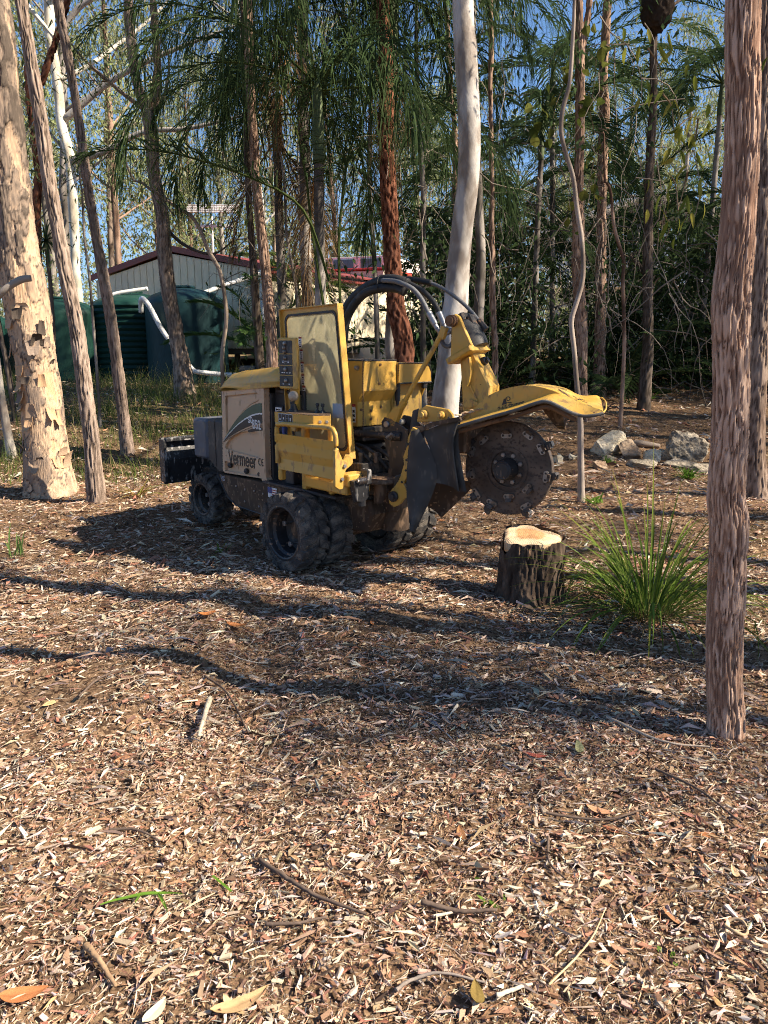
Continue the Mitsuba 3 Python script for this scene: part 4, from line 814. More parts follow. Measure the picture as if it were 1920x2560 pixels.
# tyres ------------------------------------------------------------------
def tyre(R, w, rim, y, x, z, lugs, lw=0.35):
    """Carcass about the axle plus two rows of chevron lugs with stepped ends."""
    s = R - 0.017
    prof = [(rim, -w * .40), (rim + .012, -w * .47), (s - .055, -w * .50), (s - .018, -w * .475), (s, -w * .40), (s + .004, 0), (s, w * .40), (s - .018, w * .475), (s - .055, w * .50), (rim + .035, w * .49), (rim + .028, w * .475), (rim + .012, w * .47), (rim, w * .40), (rim, -w * .40)]
    ms = [lathe(prof, (x, y, z), 'y', 64)]
    for k in range(lugs):
        for side in (-1, 1):
            a0 = (k + 0.5 * (side > 0)) * 2 * np.pi / lugs; da = 2 * np.pi / lugs
            path = [(0.06 * w, -0.16), (0.22 * w, 0.02), (0.33 * w, 0.05), (0.505 * w, 0.30)]   # (sideways, angle in lug steps)
            pts = []
            half = 0.315 * da
            for i in range(3):
                pts = []
                for (yy, an), wd in ((path[i], 1.0), (path[i + 1], 1.0)):
                    for e in (-1, 1):
                        for rr, sh in ((s - 0.02, 1.08), (R - 0.004 - (0.010 if yy > .45 * w else 0.0), 1.0), (R - (0.012 if yy > .45 * w else 0.0), 0.84)):
                            th = a0 + an * da + e * half * sh
                            pts.append((x + rr * np.cos(th), y + side * yy, z + rr * np.sin(th)))
                if i == 2:
                    for e in (-1, 1):
                        th = a0 + 0.34 * da + e * half; rr = R - 0.06
                        pts.append((x + rr * np.cos(th), y + side * 0.51 * w, z + rr * np.sin(th)))
                ms.append(hull(pts))
    return cat(ms)

def wheel(x, y, z, R, w, rim, lugs, rods, side=1):
    wk = numbered(f'{SG}__wheel')
    put(wk, 'tyre', moved(tyre(R, w, rim, y, x, z, lugs), MR, MO), 'tyre_rubber', 28)
    d = w * .5 * side
    prof = [(rim + .012, .86 * d), (rim + .018, .96 * d), (rim + .004, .98 * d), (rim - .006, .93 * d), (rim - .012, .6 * d), (rim - .03, .45 * d), (rim - .036, -.35 * d), (rim - .075, -.5 * d), (.075, -.52 * d), (.07, -.60 * d), (rim - .02, -.62 * d), (rim + .003, -.4 * d), (rim + .003, .80 * d), (rim + .012, .86 * d)]
    put(wk, 'rim', moved(lathe(prof, (x, y, z), 'y', 48), MR, MO), 'black_steel', 30)
    for k in range(rods):
        a = 0.35 + k * 2 * np.pi / rods; px, pz = x + (rim - .075) * np.cos(a), z + (rim - .075) * np.sin(a)
        put(wk, 'bolt', moved(cat(cyl((px, y - .52 * d, pz), (px, y + .06 * d, pz), .008, 8), bolt((px, y - .02 * d, pz), (0, side, 0), .021, .018)), MR, MO), 'bolt_steel')
    put(wk, 'hub', moved(lathe([(0, -.55 * d), (.07, -.55 * d), (.065, -.2 * d), (.05, -.16 * d), (0, -.15 * d)], (x, y, z), 'y', 20), MR, MO), 'muddy_steel', 30)

for yy in (0.55, 0.31): wheel(0, yy, 0.29, 0.29, 0.215, 0.185, 17, 4)
for yy in (-0.31, -0.55): wheel(0, yy, 0.28, 0.29, 0.215, 0.185, 17, 4, -1)
wheel(1.67, 0.24, 0.245, 0.235, 0.20, 0.135, 15, 4)
wheel(1.67, -0.24, 0.245, 0.235, 0.20, 0.135, 15, 4, -1)

# chassis ----------------------------------------------------------------
M('chassis', cat(box(-.42, 1.50, -.19, .19, .30, .56), box(-.10, 1.2, -.30, .28, .34, .555), box(1.3, 1.78, -.10, .10, .22, .45), box(1.62, 1.72, -.2, .2, .20, .29)), 'black_steel')
M('side_skirt', prism([(1.19, .546), (.49, .560), (.0, .552), (-.02, .45), (.36, .335), (.594, .304), (.926, .317), (1.055, .372)], .285, .44), 'muddy_steel', label='mud stained black steel skirt between the wheels')
M('skirt_edge', tube([(1.20, .442, .55), (1.055, .442, .372), (.926, .442, .317), (.594, .442, .304), (.40, .442, .327)], .006, 6), 'black_steel')
for x, z in ((.92, .48), (.79, .47), (.66, .475), (.54, .47), (.60, .36), (.80, .37)): M('bolt', bolt((x, .44, z), (0, 1, 0), .009, .007), 'bolt_steel')
M('flag_sticker', box(.355, .47, .441, .4435, .455, .535, .0005), 'decal_white')
M('flag_sticker', box(.415, .47, .4436, .446, .49, .535, .0005), 'decal_blue')
for z in (.463, .480, .497, .514): M('flag_stripe', box(.355, .414, .4436, .4455, z, z + .007, .0005), 'decal_red')
for i in range(4): M('small_print', box(1.085 + .002 * i, 1.14, .441, .443, .50 + .011 * i, .504 + .011 * i, .0004), 'decal_grey')
M('deck_plate', box(-.36, .52, -.34, .46, .556, .578, .005), 'black_steel')
M('rear_axle', cat(cyl((0, -.5, .29), (0, .5, .29), .055, 16), box(-.14, .14, -.14, .14, .2, .42, .03)), 'muddy_steel')
M('rear_body', prism([(-.05, .53), (-.46, .53), (-.50, .44), (-.42, .30), (-.05, .25)], -.22, .24, .02), 'muddy_steel')
M('hub_motor', cyl((-.02, .0, .29), (-.02, .43, .29), .085, 18), 'muddy_steel', 40)

# blade at the front ------------------------------------------------------
M('push_blade', cat(prism([(1.93, .79), (1.955, .79), (1.90, .60), (1.93, .38), (1.905, .38), (1.875, .60)], -.62, .56), box(1.86, 1.95, .545, .575, .40, .78, .004), box(1.84, 1.9, -.6, .55, .76, .795)), 'scraped_steel', label='scraped black push blade')
M('blade_arm', cat(box(1.35, 1.90, .12, .19, .40, .50), box(1.35, 1.90, -.19, -.12, .40, .50)), 'black_steel')
M('blade_arm', cyl((1.3, .0, .5), (1.88, .0, .62), .03, 12), 'black_steel', 40)

# tank and battery box ----------------------------------------------------
M('battery_box', box(1.37, 1.60, -.36, .43, .645, .985, .022), 'grey_paint')
M('black_tank', prism([(1.115, .985), (1.362, .99), (1.372, .645), (1.215, .553), (1.115, .553)], -.36, .422, .015), 'black_plastic')
M('filler_cap', cyl((1.165, .33, .985), (1.165, .33, 1.035), .045, 18, .006), 'decal_grey', 40)
M('exhaust_pipe', cat(cyl((1.20, .24, .98), (1.20, .24, 1.30), .022, 12), cyl((1.20, .24, 1.0), (1.20, .24, 1.14), .035, 12)), 'black_steel', 40)
M('tie_strap', cat(box(1.24, 1.25, .423, .427, .6, .985, .001)), 'black_steel')

# engine cover --------------------------------------------------------------
outer = Polygon([(1.097, 1.232), (1.075, 1.243), (.53, 1.288), (.505, 1.275), (.515, .60), (.500, .585), (.498, .562), (.56, .560), (.575, .585), (1.10, .565), (1.135, .58)])
def arch(x0, z0, x1, z1, bulge, n=14):
    t = np.linspace(0, 1, n); return [(x0 + (x1 - x0) * a, z0 + (z1 - z0) * a + bulge * math.sin(math.pi * a ** .8)) for a in t]
up_hole = [(1.062, .885)] + [(1.050, 1.195), (.60, 1.242), (.572, 1.225), (.572, 1.185)] + arch(.585, 1.165, 1.045, .895, .045)[1:-1]
lo_hole = [(1.085, .775), (1.075, .80)] + arch(1.06, .815, .70, .945, .03)[1:] + [(.60, .935), (.585, .92), (.592, .735), (1.07, .763)]
bt_hole = [(1.09, .665), (1.10, .655), (1.10, .580), (.60, .595), (.60, .632), (.62, .645)]
M('engine_side_panel', cat(prism(outer.buffer(-.003), .375, .405), prism(Polygon(outer.exterior.coords, [up_hole[::-1], lo_hole[::-1], bt_hole[::-1]]).buffer(-.004).buffer(.004), .404, .428), prism(Polygon(up_hole).buffer(-.012), .404, .416)), 'tan_plastic', label='tan moulded engine side panel')
def band(top, bot, y): return prism(top + bot[::-1], y, y + .0022)
t = np.linspace(0, 1, 24)
X = 1.102 - t * .567
c_top = [(x, .832 + (1.165 - .832) * (1 - (1 - a) ** 1.75)) for x, a in zip(X, t)]
c_w0 = [(x, .832 + (1.092 - .832) * (1 - (1 - a) ** 1.7)) for x, a in zip(X, t)]
c_w1 = [(x, .828 + (1.080 - .828) * (1 - (1 - a) ** 1.7)) for x, a in zip(X, t)]
c_k = [(x, .825 + (1.012 - .825) * (1 - (1 - a) ** 1.45)) for x, a in zip(X, t)]
M('stripe', band(c_top, c_w0, .4285), 'decal_green'); M('stripe', band(c_w0, c_w1, .4285), 'decal_white'); M('stripe', band(c_w1, c_k, .4285), 'decal_black')
c_l0 = [(x, z - .004 - .012 * a) for (x, z), a in zip(c_k, t)]; c_l1 = [(x, z - .005) for x, z in c_l0]
M('stripe', band(c_l0, c_l1, .4285), 'decal_black')
M('stripe', band([(x, z - .008) for x, z in c_l1[15:]], [(x, .960 - .05 * (1 - a) ) for (x, z), a in zip(c_l1[15:], np.linspace(.35, 1, 9))], .4285), 'decal_black')
M('model_lettering', lettering('SC', .046, .722, 1.005, .062, .4310, True, -.18), 'decal_white')
M('model_lettering', lettering('852', .066, .662, .966, .112, .4310, True, -.18), 'decal_white')
M('brand_lettering', lettering('Vermeer', .100, 1.035, .655, .395, .4282, True, 0), 'decal_black')
ce = []
for cx, bar in ((.585, 0), (.545, 1)):
    a = np.linspace(.35 * np.pi, 1.65 * np.pi, 14); p = np.stack([cx - .017 * np.cos(a), 0 * a + .4305, .712 + .026 * np.sin(a)], 1)
    ce.append(tube(p, .0035, 5))
    if bar: ce.append(tube([(cx + .016, .4305, .712), (cx, .4305, .712)], .0035, 5))
M('certificate_mark', cat(ce), 'decal_black')
M('registered_mark', lathe([(.005, 0), (.007, 0), (.007, .002), (.005, .002), (.005, 0)], (.625, .4284, .742), 'y', 14), 'decal_grey')
for x, z in ((1.035, .633), (.795, .615)):
    M('latch', cat(cyl((x, .405, z), (x, .432, z), .022, 14, .004), hull([(x - .03, .43, z - .006), (x + .012, .43, z - .012), (x + .012, .43, z + .012), (x - .03, .43, z + .006), (x, .445, z), (x - .02, .443, z)])), 'black_steel')
M('latch', cyl((.612, .40, .612), (.612, .429, .612), .016, 14), 'black_steel', 40)
hood_pts = []
for x, zb, zt in ((1.10, 1.232, 1.30), (1.075, 1.232, 1.345), (1.03, 1.236, 1.378), (.93, 1.245, 1.395), (.60, 1.272, 1.425), (.32, 1.296, 1.438), (.285, 1.30, 1.425), (.28, 1.30, 1.40)):
    for s in (-1, 1): hood_pts += [(x, s * .437, zb), (x, s * .437, zb + .045 * (zt - zb) / .14), (x, s * .415, zb + .62 * (zt - zb)), (x, s * .36, zb + .92 * (zt - zb)), (x, s * .30, zt)]
M('hood', hull(hood_pts), 'yellow_hood', 35, label='rounded yellow engine hood')
M('hood_rib', hull([(x, y, z) for x, z in ((.98, 1.385), (.34, 1.438)) for y, dz in ((.26, -.003), (.23, .013), (-.23, .013), (-.26, -.003)) for z in (z + dz,)] + [(1.02, .2, 1.375), (1.02, -.2, 1.375)]), 'yellow_hood')
M('engine_bay', cat(box(.10, .50, -.40, .33, .56, 1.31), box(.50, 1.10, -.40, .37, .56, 1.24)), 'black_plastic')
M('bay_bracket', cat(box(.14, .47, .31, .35, 1.24, 1.27), box(.10, .14, .28, .355, .58, 1.27), box(.20, .30, .31, .40, .58, .80)), 'black_steel')
for z in (1.16, 1.06): M('round_gauge', cat(lathe([(0, .33), (.034, .33), (.034, .352), (.028, .355), (0, .353)], (.235, 0, z), 'y', 20)), 'decal_grey', 30)
M('gauge_housing', box(.18, .34, .31, .342, 1.0, 1.22, .01), 'black_plastic')
M('white_sticker', box(.395, .478, .345, .349, 1.00, 1.135, .001), 'decal_white')
M('white_sticker', box(.41, .463, .3495, .351, 1.112, 1.122, .0004), 'decal_black')
for i in range(6): M('small_print', box(.405, .468, .3492, .3502, 1.015 + .014 * i, 1.020 + .014 * i, .0003), 'decal_grey')
M('sticker_back', box(.39, .485, .32, .3445, .98, 1.15), 'black_plastic')
M('round_knob', trimesh.creation.icosphere(2, .03).apply_translation((.435, .36, .925)), 'black_plastic', True)
M('blue_hose_end', box(.30, .33, .36, .40, .94, 1.0), 'decal_blue')
M('cable', tube([(.33, .40, .66), (.36, .42, .72), (.33, .40, .80), (.30, .38, .84)], .006, 6, 14), 'hose_grey', True)

# control column ------------------------------------------------------------
M('control_column', cat(box(.055, .275, .428, .45, 1.285, 1.645, .008), box(.14, .20, .36, .41, .98, 1.60)), 'yellow_paint')
for z0, z1 in ((1.535, 1.625), (1.455, 1.530), (1.385, 1.450), (1.305, 1.380)):
    M('dial_panel', box(.105, .262, .448, .4535, z0, z1, .002), 'black_plastic')
for x, z in ((.18, 1.605), (.185, 1.575), (.182, 1.548), (.18, 1.503), (.178, 1.425), (.175, 1.345)):
    M('control_knob', cat(lathe([(0, .453), (.016, .453), (.016, .462), (.010, .470), (0, .471)], (x, 0, z), 'y', 16)), 'worn_steel', 30)
for x, z in ((.215, 1.47), (.15, 1.47), (.225, 1.398), (.20, 1.398), (.17, 1.398), (.135, 1.398), (.215, 1.318), (.145, 1.318)):
    M('dial_mark', box(x - .008, x + .008, .4530, .4545, z, z + .006, .0004), 'decal_white')
M('dial_mark', box(.14, .222, .4530, .4545, 1.480, 1.484, .0004), 'decal_grey')

# operator's shield -----------------------------------------------------------
TL, TR, BRc, BL = np.array([.37, 1.846]), np.array([-.296, 1.866]), np.array([-.415, .835]), np.array([.30, .86])
def quad_in(d):
    P = Polygon([TL, TR, BRc, BL]); return P.buffer(-d, join_style=2)
inner = quad_in(.052).buffer(-.05).buffer(.05)
ring = Polygon(quad_in(0).exterior.coords, [list(inner.exterior.coords)])
rim_ = Polygon(quad_in(0).exterior.coords, [list(quad_in(.007).exterior.coords)])
M('shield_frame', cat(prism(ring, .330, .345), prism(rim_, .318, .368)), 'yellow_paint', label='tall yellow frame of the operator shield')
seal = Polygon(quad_in(.040).buffer(-.05).buffer(.05).exterior.coords, [list(inner.buffer(-.004).exterior.coords)])
M('shield_seal', prism(seal, .344, .350), 'rubber_flap')
g = quad_in(.045)
M('shield_pane', trimesh.Trimesh([(x, .338, z) for x, z in list(g.exterior.coords)[:4]], [[0, 1, 2], [0, 2, 3]], process=False), 'shield_sheet', label='dusty yellowed clear shield pane')
for x, z in ((.157, 1.612), (.146, 1.526), (.139, 1.439), (.133, 1.352), (.126, 1.268)):
    M('warning_sticker', box(x - .018, x + .018, .339, .3405, z - .038, z + .026, .0004), 'decal_white')
    M('warning_sticker', box(x - .018, x + .018, .339, .3407, z + .0265, z + .038, .0004), 'decal_red')
    for i in range(4): M('small_print', box(x - .012 + .004 * (i % 2), x + .010, .3406, .3412, z - .033 + .014 * i, z - .025 + .014 * i, .0003), 'decal_black' if i in (0, 3) else 'decal_grey')
M('label_plate', box(-.33, -.20, .339, .3402, 1.10, 1.20, .0004), 'decal_grey', label='faint label on the clear pane')

# lever box ---------------------------------------------------------------------
lb = [(.125, .42), (.125, .60), (-.315, .60), (-.38, .51), (-.22, .37), (.10, .37)]
def zprism(poly, z0, z1):
    m = trimesh.creation.extrude_polygon(Polygon(poly), z1 - z0, engine='earcut'); v = np.array(m.vertices); v[:, 2] += z0
    return trimesh.Trimesh(v, m.faces, process=False)
M('lever_box', zprism(lb, 1.062, 1.135), 'yellow_paint')
M('lever_box_top', zprism([(x * .99, .36 + (y - .36) * .985) for x, y in lb], 1.1352, 1.139), 'muddy_steel', label='dusty top of the lever box')
M('icon_plate', box(-.085, .078, .6005, .603, 1.068, 1.130, .0006), 'decal_grey')
for i in range(4):
    x = .072 - i * .040
    M('lever_icon', box(x - .035, x, .6032, .6045, 1.076, 1.126, .0005), 'decal_black')
    M('lever_icon_print', box(x - .022, x - .012, .6046, .6052, 1.084 + .008 * (i % 3), 1.098 + .008 * (i % 2), .0002), 'decal_white')
for p_ in ((-.342, .562), (-.368, .526)): M('bolt', bolt((p_[0] + .004, p_[1], 1.095), (-.81, .58, 0), .012, .008), 'bolt_steel')
M('lever_box_leg', cat(box(-.02, .03, .40, .45, .58, 1.06), box(-.30, -.26, .40, .44, .58, 1.06)), 'yellow_paint')
M('joystick', cat(cyl((.035, .50, 1.13), (.035, .50, 1.25), .008, 10), *[lathe([(0, z), (r, z), (r * .8, z + .010), (0, z + .010)], (.035, .50, 0), 'z', 18) for z, r in ((1.14, .034), (1.153, .030), (1.166, .026), (1.179, .022))]), 'rubber_flap', 30)
M('joystick_ball', trimesh.creation.icosphere(3, .036).apply_translation((.035, .50, 1.245)), 'beige_knob', True, label='round beige joystick knob')
for x, y in ((.085, .48), (-.17, .45), (-.215, .44)):
    M('toggle_lever', cat(hull([(x + a, y + b, 1.14) for a in (-.018, .018) for b in (-.018, .018)] + [(x + a, y + b, 1.158) for a in (-.008, .008) for b in (-.008, .008)]), cyl((x, y, 1.15), (x, y, 1.185), .007, 8), box(x - .012, x + .012, y - .01, y + .01, 1.18, 1.205, .005)), 'black_plastic')

# folded step guard ------------------------------------------------------------------
M('guard_panel', xprism([(.628, .99), (.622, .994), (.616, .99), (.616, .87), (.596, .812), (.604, .735), (.560, .727), (.560, .733), (.594, .742), (.586, .812), (.605, .87), (.605, .985)], -.552, .098), 'yellow_paint', label='folded yellow step panel')
M('guard_loop', tube([(.088, .612, .78), (.088, .612, .99), (.080, .612, 1.035), (.045, .612, 1.057), (-.25, .612, 1.065), (-.49, .612, 1.072), (-.545, .612, 1.05), (-.560, .612, 1.0), (-.560, .612, .86)], .0165, 12, 60), 'yellow_paint', True)
M('guard_foot', cat(box(.06, .105, .56, .605, .655, .735, .008)), 'yellow_paint')
M('guard_bracket', xprism([(.648, .935), (.622, .938), (.59, .875), (.545, .845), (.578, .770), (.588, .685), (.617, .683), (.650, .705)], -.598, -.575), 'yellow_paint', label='sunlit yellow end plate of the step')
for y, z in ((.575, .83), (.597, .747)): M('bolt', cat(bolt((-.598, y, z), (-1, 0, 0), .014, .012)), 'bolt_steel')
M('shield_foot', hull([(-.40, y, z) for y in (.33, .36) for z in (.80, .87)] + [(-.58, y, z) for y in (.55, .58) for z in (.80, .85)] + [(-.36, .33, .80), (-.36, .36, .87)]), 'yellow_paint')
M('rear_bumper', cat(box(-.62, -.50, .40, .56, .690, .770, .008), box(-.55, -.1, .30, .52, .62, .70, .01)), 'yellow_paint')
M('tow_latch', cat(box(-.68, -.60, .405, .445, .70, .80, .008), hull([(-.66, y, z) for y, z in ((.55, .735), (.41, .745), (.42, .62), (.455, .585), (.52, .60))] + [(-.60, y, z) for y, z in ((.55, .735), (.41, .745), (.42, .60), (.50, .58))]), cyl((-.64, .46, .56), (-.64, .46, .60), .025, 10)), 'scraped_steel', label='scuffed black latch at the rear corner')
M('latch_spring', cat(*[lathe([(.018, h), (.024, h + .004), (.018, h + .008)], (-.672, 0, .735), 'y', 12) for h in (.45, .465, .48, .495, .51)], cyl((-.672, .44, .735), (-.672, .53, .735), .012, 8)), 'worn_steel', 30)
M('swing_plate', cat(lathe([(0, .690), (.125, .690), (.13, .70), (.125, .712), (.05, .716), (0, .716)], (-.60, .26, 0), 'z', 28), cyl((-.60, .26, .55), (-.60, .26, .70), .045, 14)), 'muddy_steel', 30)
M('hydraulic_block', cat(box(-.52, -.10, -.25, .24, .58, .72), box(-.46, -.30, -.02, .30, .72, .80), box(-.30, -.05, -.2, .16, .72, .90)), 'black_steel')
for x, y, z in ((-.47, .18, .80), (-.40, .26, .80), (-.47, .05, .72), (-.50, -.12, .72)): M('hydraulic_fitting', cat(cyl((x, y, z), (x, y, z + .05), .018, 6), cyl((x, y, z + .05), (x, y, z + .07), .025, 6)), 'black_steel')
hrng = random.Random(5)
for i in range(7):
    x0, y0 = -.12 - .05 * i, .20 - .06 * i
    M('hydraulic_hose', tube([(x0, y0, .75), (x0 - .04, y0 + .05, .88), (x0 - .16, y0 + .10 - .03 * (i % 3), .93 - .02 * i), (x0 - .28, y0 + .04, .86), (x0 - .33, y0 - .05, .74)], .014, 8, 22), 'hose_black', True)
M('hydraulic_cylinder', cat(cyl((-.15, .22, .985), (-.55, .10, .985), .026, 14), cyl((-.55, .10, .985), (-.62, .08, .985), .034, 12)), 'black_steel', 40)
M('cylinder_fitting', cat(*[cyl((-.545 - .02 * i, .115, .96 + .012 * i), (-.545 - .02 * i, .15, .98 + .012 * i), .011, 8) for i in range(3)]), 'bolt_steel')

# yellow boxes at the rear ----------------------------------------------------------------
M('fuel_tank', prism([(.15, 1.485), (-.345, 1.485), (-.350, 1.478), (-.350, 1.282), (-.292, 1.205), (-.292, 1.035), (.15, 1.03)], -.128, .192), 'yellow_paint')
M('tank_lid', box(-.353, .15, -.130, .194, 1.4855, 1.493, .002), 'black_steel')
M('corner_seam', box(-.3515, -.346, .186, .1935, 1.04, 1.484, .001), 'rusty_steel')
M('tank_handle', cat(cyl((-.30, .193, 1.44), (-.30, .215, 1.44), .016, 12), hull([(-.29, .215, 1.452), (-.29, .215, 1.43), (-.34, .222, 1.425), (-.34, .222, 1.435), (-.30, .228, 1.44)])), 'worn_steel')
M('warning_sticker', box(-.272, -.235, .1925, .1945, 1.06, 1.17, .0004), 'decal_white')
M('warning_sticker', box(-.272, -.235, .1925, .1947, 1.171, 1.19, .0004), 'decal_red')
for i in range(3): M('small_print', box(-.266, -.242, .1946, .1952, 1.07 + .03 * i, 1.088 + .03 * i, .0003), 'decal_black')
for y, z in ((.03, 1.46), (.04, 1.33)): M('bolt', bolt((-.350, y, z), (-1, 0, 0), .010, .008), 'rusty_steel')
for y, z in ((.16, 1.15), (.07, 1.14), (.07, 1.08), (-.03, 1.16)): M('bolt', bolt((-.292, y, z), (-1, 0, 0), .010, .008), 'rusty_steel')
rb = [(-.135, 1.325), (-.135, 1.468), (-.40, 1.466), (-.45, 1.445), (-.475, 1.40), (-.475, 1.325)]
M('tool_box', xprism(rb, -.365, .0), 'yellow_paint')
M('tool_box_rim', cat(tube([(-.367, y, z) for y, z in rb], .005, 6), tube([(-.367, rb[0][0], rb[0][1]), (-.367, rb[-1][0], rb[-1][1])], .006, 6)), 'black_steel')
M('rear_cover', cat(box(-.28, .05, -.47, -.19, .98, 1.322, .006), prism([(-.28, 1.322), (-.33, 1.322), (-.28, 1.22)], -.47, -.46), box(-.30, -.05, -.19, -.135, .98, 1.32)), 'yellow_paint')
M('gas_strut', cat(cyl((-.325, -.165, 1.02), (-.325, -.165, 1.20), .012, 8), cyl((-.325, -.165, 1.20), (-.325, -.165, 1.32), .019, 10)), 'black_steel')
M('tool_box_catch', cat(box(-.36, -.33, -.44, -.40, 1.28, 1.325, .004)), 'black_steel')
M('rear_frame', cat(box(-.33, .10, -.42, .17, .93, 1.028, .008)), 'black_steel')

# boom: lift yoke, arm, motor ---------------------------------------------------------------
yoke = [(.02, 1.075), (.045, 1.108), (.10, 1.10), (.225, 1.03), (.215, .94), (.225, .80), (.20, .60), (.06, .60), (.085, .80), (.05, .93)]
yoke = [(x - .035, z) for x, z in yoke]
B('lift_yoke', cat(prism(yoke, .105, .125), prism([(x + .02, z) for x, z in yoke], -.11, -.09), box(.05, .17, -.1, .11, .58, .86, .01)), 'black_steel', label='black twin plate yoke of the boom')
for x, z in ((.03, 1.062), (.16, .685)): B('yoke_pin', cyl((x, -.13, z), (x, .14, z), .022, 16, .004), 'bolt_steel', 40)
B('boom_pivot', cat(cyl((.02, 0, .30), (.02, 0, .66), .10, 20), box(-.15, .1, -.12, .12, .45, .60)), 'muddy_steel', 40)
B('lift_rod', cat(tube([(.455, .10, 1.70), (.15, .10, 1.21)], .0165, 12), tube([(.16, .10, 1.225), (.10, .10, 1.135)], .024, 12)), 'yellow_paint', 40)
B('rod_clevis', hull([(x, y, z) for x, z in ((.135, 1.16), (.09, 1.185), (.02, 1.10), (.04, 1.06), (.085, 1.05)) for y in (.075, .125)]), 'yellow_paint')
B('rod_clevis', hull([(x, y, z) for x, z in ((.475, 1.70), (.44, 1.715), (.415, 1.65), (.45, 1.63)) for y in (.08, .12)]), 'yellow_paint')
arm = [(.519, 1.490), (.61, 1.552), (.735, 1.335), (.735, 1.25), (.72, 1.15), (.552, 1.10)]
B('boom_arm', prism(arm, -.16, .0, .008), 'yellow_paint', label='yellow cast boom arm above the disc guard')
B('arm_rib', cat(prism([(.55, 1.48), (.60, 1.52), (.615, 1.43), (.605, 1.36), (.59, 1.33), (.592, 1.40), (.575, 1.44)], .0, .035), tube([(.595, .004, 1.34), (.655, .006, 1.235)], .006, 6), prism([(.541, 1.20), (.60, 1.19), (.68, 1.22), (.60, 1.25)], .0, .012)), 'yellow_paint')
B('arm_plug', cat(cyl((.61, -.075, 1.478), (.672, -.075, 1.497), .027, 16, .004), cyl((.66, -.075, 1.49), (.688, -.075, 1.503), .018, 6)), 'black_steel', 40)
tl = math.radians(28); ca, sa = math.cos(tl), math.sin(tl)
def tilt(x, z): return (.556 + x * ca - z * sa, 1.535 + x * sa + z * ca)
B('motor_flange', prism([tilt(-.098, -.02), tilt(.095, -.02), tilt(.095, .018), tilt(-.098, .018)], -.19, .10, .007), 'yellow_paint')
tri = [(.498, 1.775), (.520, 1.788), (.548, 1.772), (.640, 1.598), (.492, 1.520)]
for y in (.055, -.165): B('motor_bracket', prism(tri, y, y + .030, .004), 'yellow_paint')
B('bracket_pin', cat(cyl((.507, -.2, 1.745), (.507, .14, 1.745), .019, 16), *[lathe([(.0, h), (r, h), (r, h + .012), (0, h + .012)], (.507, 0, 1.745), 'y', 20) for h, r in ((.086, .038), (.100, .033), (.116, .036), (.130, .026))]), 'rusty_steel', 30)
def along(t, r0):
    """Around the tilted axis of the motor."""
    return t
mv = lathe([(0, .02), (.104, .02), (.108, .05), (.108, .140), (.095, .170), (.082, .205), (.06, .215), (.055, .245), (0, .25)], (0, 0, 0), 'z', 24)
Rm = np.array([[ca, 0, sa], [0, 1, 0], [-sa, 0, ca]])
B('hydraulic_motor', moved(mv, Rm, (.598, -.055, 1.545)), 'black_plastic', 30, label='black hydraulic motor behind the bracket')
B('motor_cap', cat(moved(box(-.05, .06, -.06, .06, .20, .265, .012), Rm, (.598, -.055, 1.545)), moved(box(.06, .10, -.04, .04, .12, .23, .01), Rm, (.598, -.055, 1.545)), moved(cyl((0, -.05, .24), (0, -.05, .285), .022, 8), Rm, (.598, -.055, 1.545))), 'black_steel')
B('hose', tube([(-.40, .0, 1.10), (-.44, .02, 1.45), (-.437, .0, 1.72), (-.395, .0, 1.84), (-.31, .0, 1.93), (-.19, .0, 1.995), (-.06, .02, 2.025), (.04, .03, 2.020), (.135, .03, 1.99)], .035, 12, 70), 'hose_black', True, label='thick black sleeved hose arching over the machine')
B('hose', tube([(-.34, .05, 1.10), (-.385, .05, 1.45), (-.375, .05, 1.70), (-.315, .05, 1.84), (-.20, .05, 1.940), (-.06, .05, 1.970), (.05, .04, 1.965), (.12, .05, 1.94)], .030, 12, 70), 'hose_black', True)
B('hose', tube([(-.47, -.03, 1.15), (-.50, -.03, 1.5), (-.475, -.03, 1.75), (-.40, -.03, 1.87), (-.30, -.03, 1.955)], .026, 12, 50), 'hose_black', True)
B('hose', tube([(-.05, .06, 2.02), (.06, .09, 2.008), (.13, .1, 1.990), (.215, .1, 1.950), (.279, .1, 1.886), (.325, .1, 1.812), (.350, .1, 1.775)], .0165, 10, 40), 'hose_grey', True, label='grey hydraulic hose')
B('hose', tube([(-.05, .0, 2.03), (.10, .02, 2.005), (.216, .02, 1.958), (.289, .02, 1.905), (.340, .02, 1.850), (.372, .02, 1.795)], .018, 10, 40), 'hose_black', True)
B('hose', tube([(.02, -.08, 2.035), (.148, -.08, 2.020), (.25, -.08, 1.998)], .022, 10, 24), 'hose_black', True)
B('hose', tube([(.22, -.08, 2.004), (.285, -.08, 1.985), (.36, -.08, 1.948), (.472, -.08, 1.876), (.552, -.08, 1.808), (.620, -.08, 1.735)], .0125, 10, 40), 'hose_grey', True, label='thin grey hose reaching down to the motor')
B('hose_fitting', cyl((.605, -.08, 1.755), (.66, -.08, 1.69), .022, 8), 'black_steel')
for (x0, z0, x1, z1, y) in ((.335, 1.802, .385, 1.722, .1), (.366, 1.805, .405, 1.72, .02)):
    B('hose_fitting', cat(cyl((x0, y, z0), (x1, y, z1), .0215, 12, .003), cyl((x1, y, z1), (x1 + .012, y, z1 - .022), .017, 10)), 'fitting', 40)
B('hose_elbow', tube([(.395, .1, 1.703), (.412, .09, 1.678), (.44, .08, 1.665), (.475, .05, 1.68)], .015, 10, 14), 'fitting', True)
B('hose_elbow', tube([(.414, .02, 1.70), (.43, .03, 1.68), (.46, .03, 1.69), (.49, .0, 1.70)], .014, 10, 14), 'fitting', True)
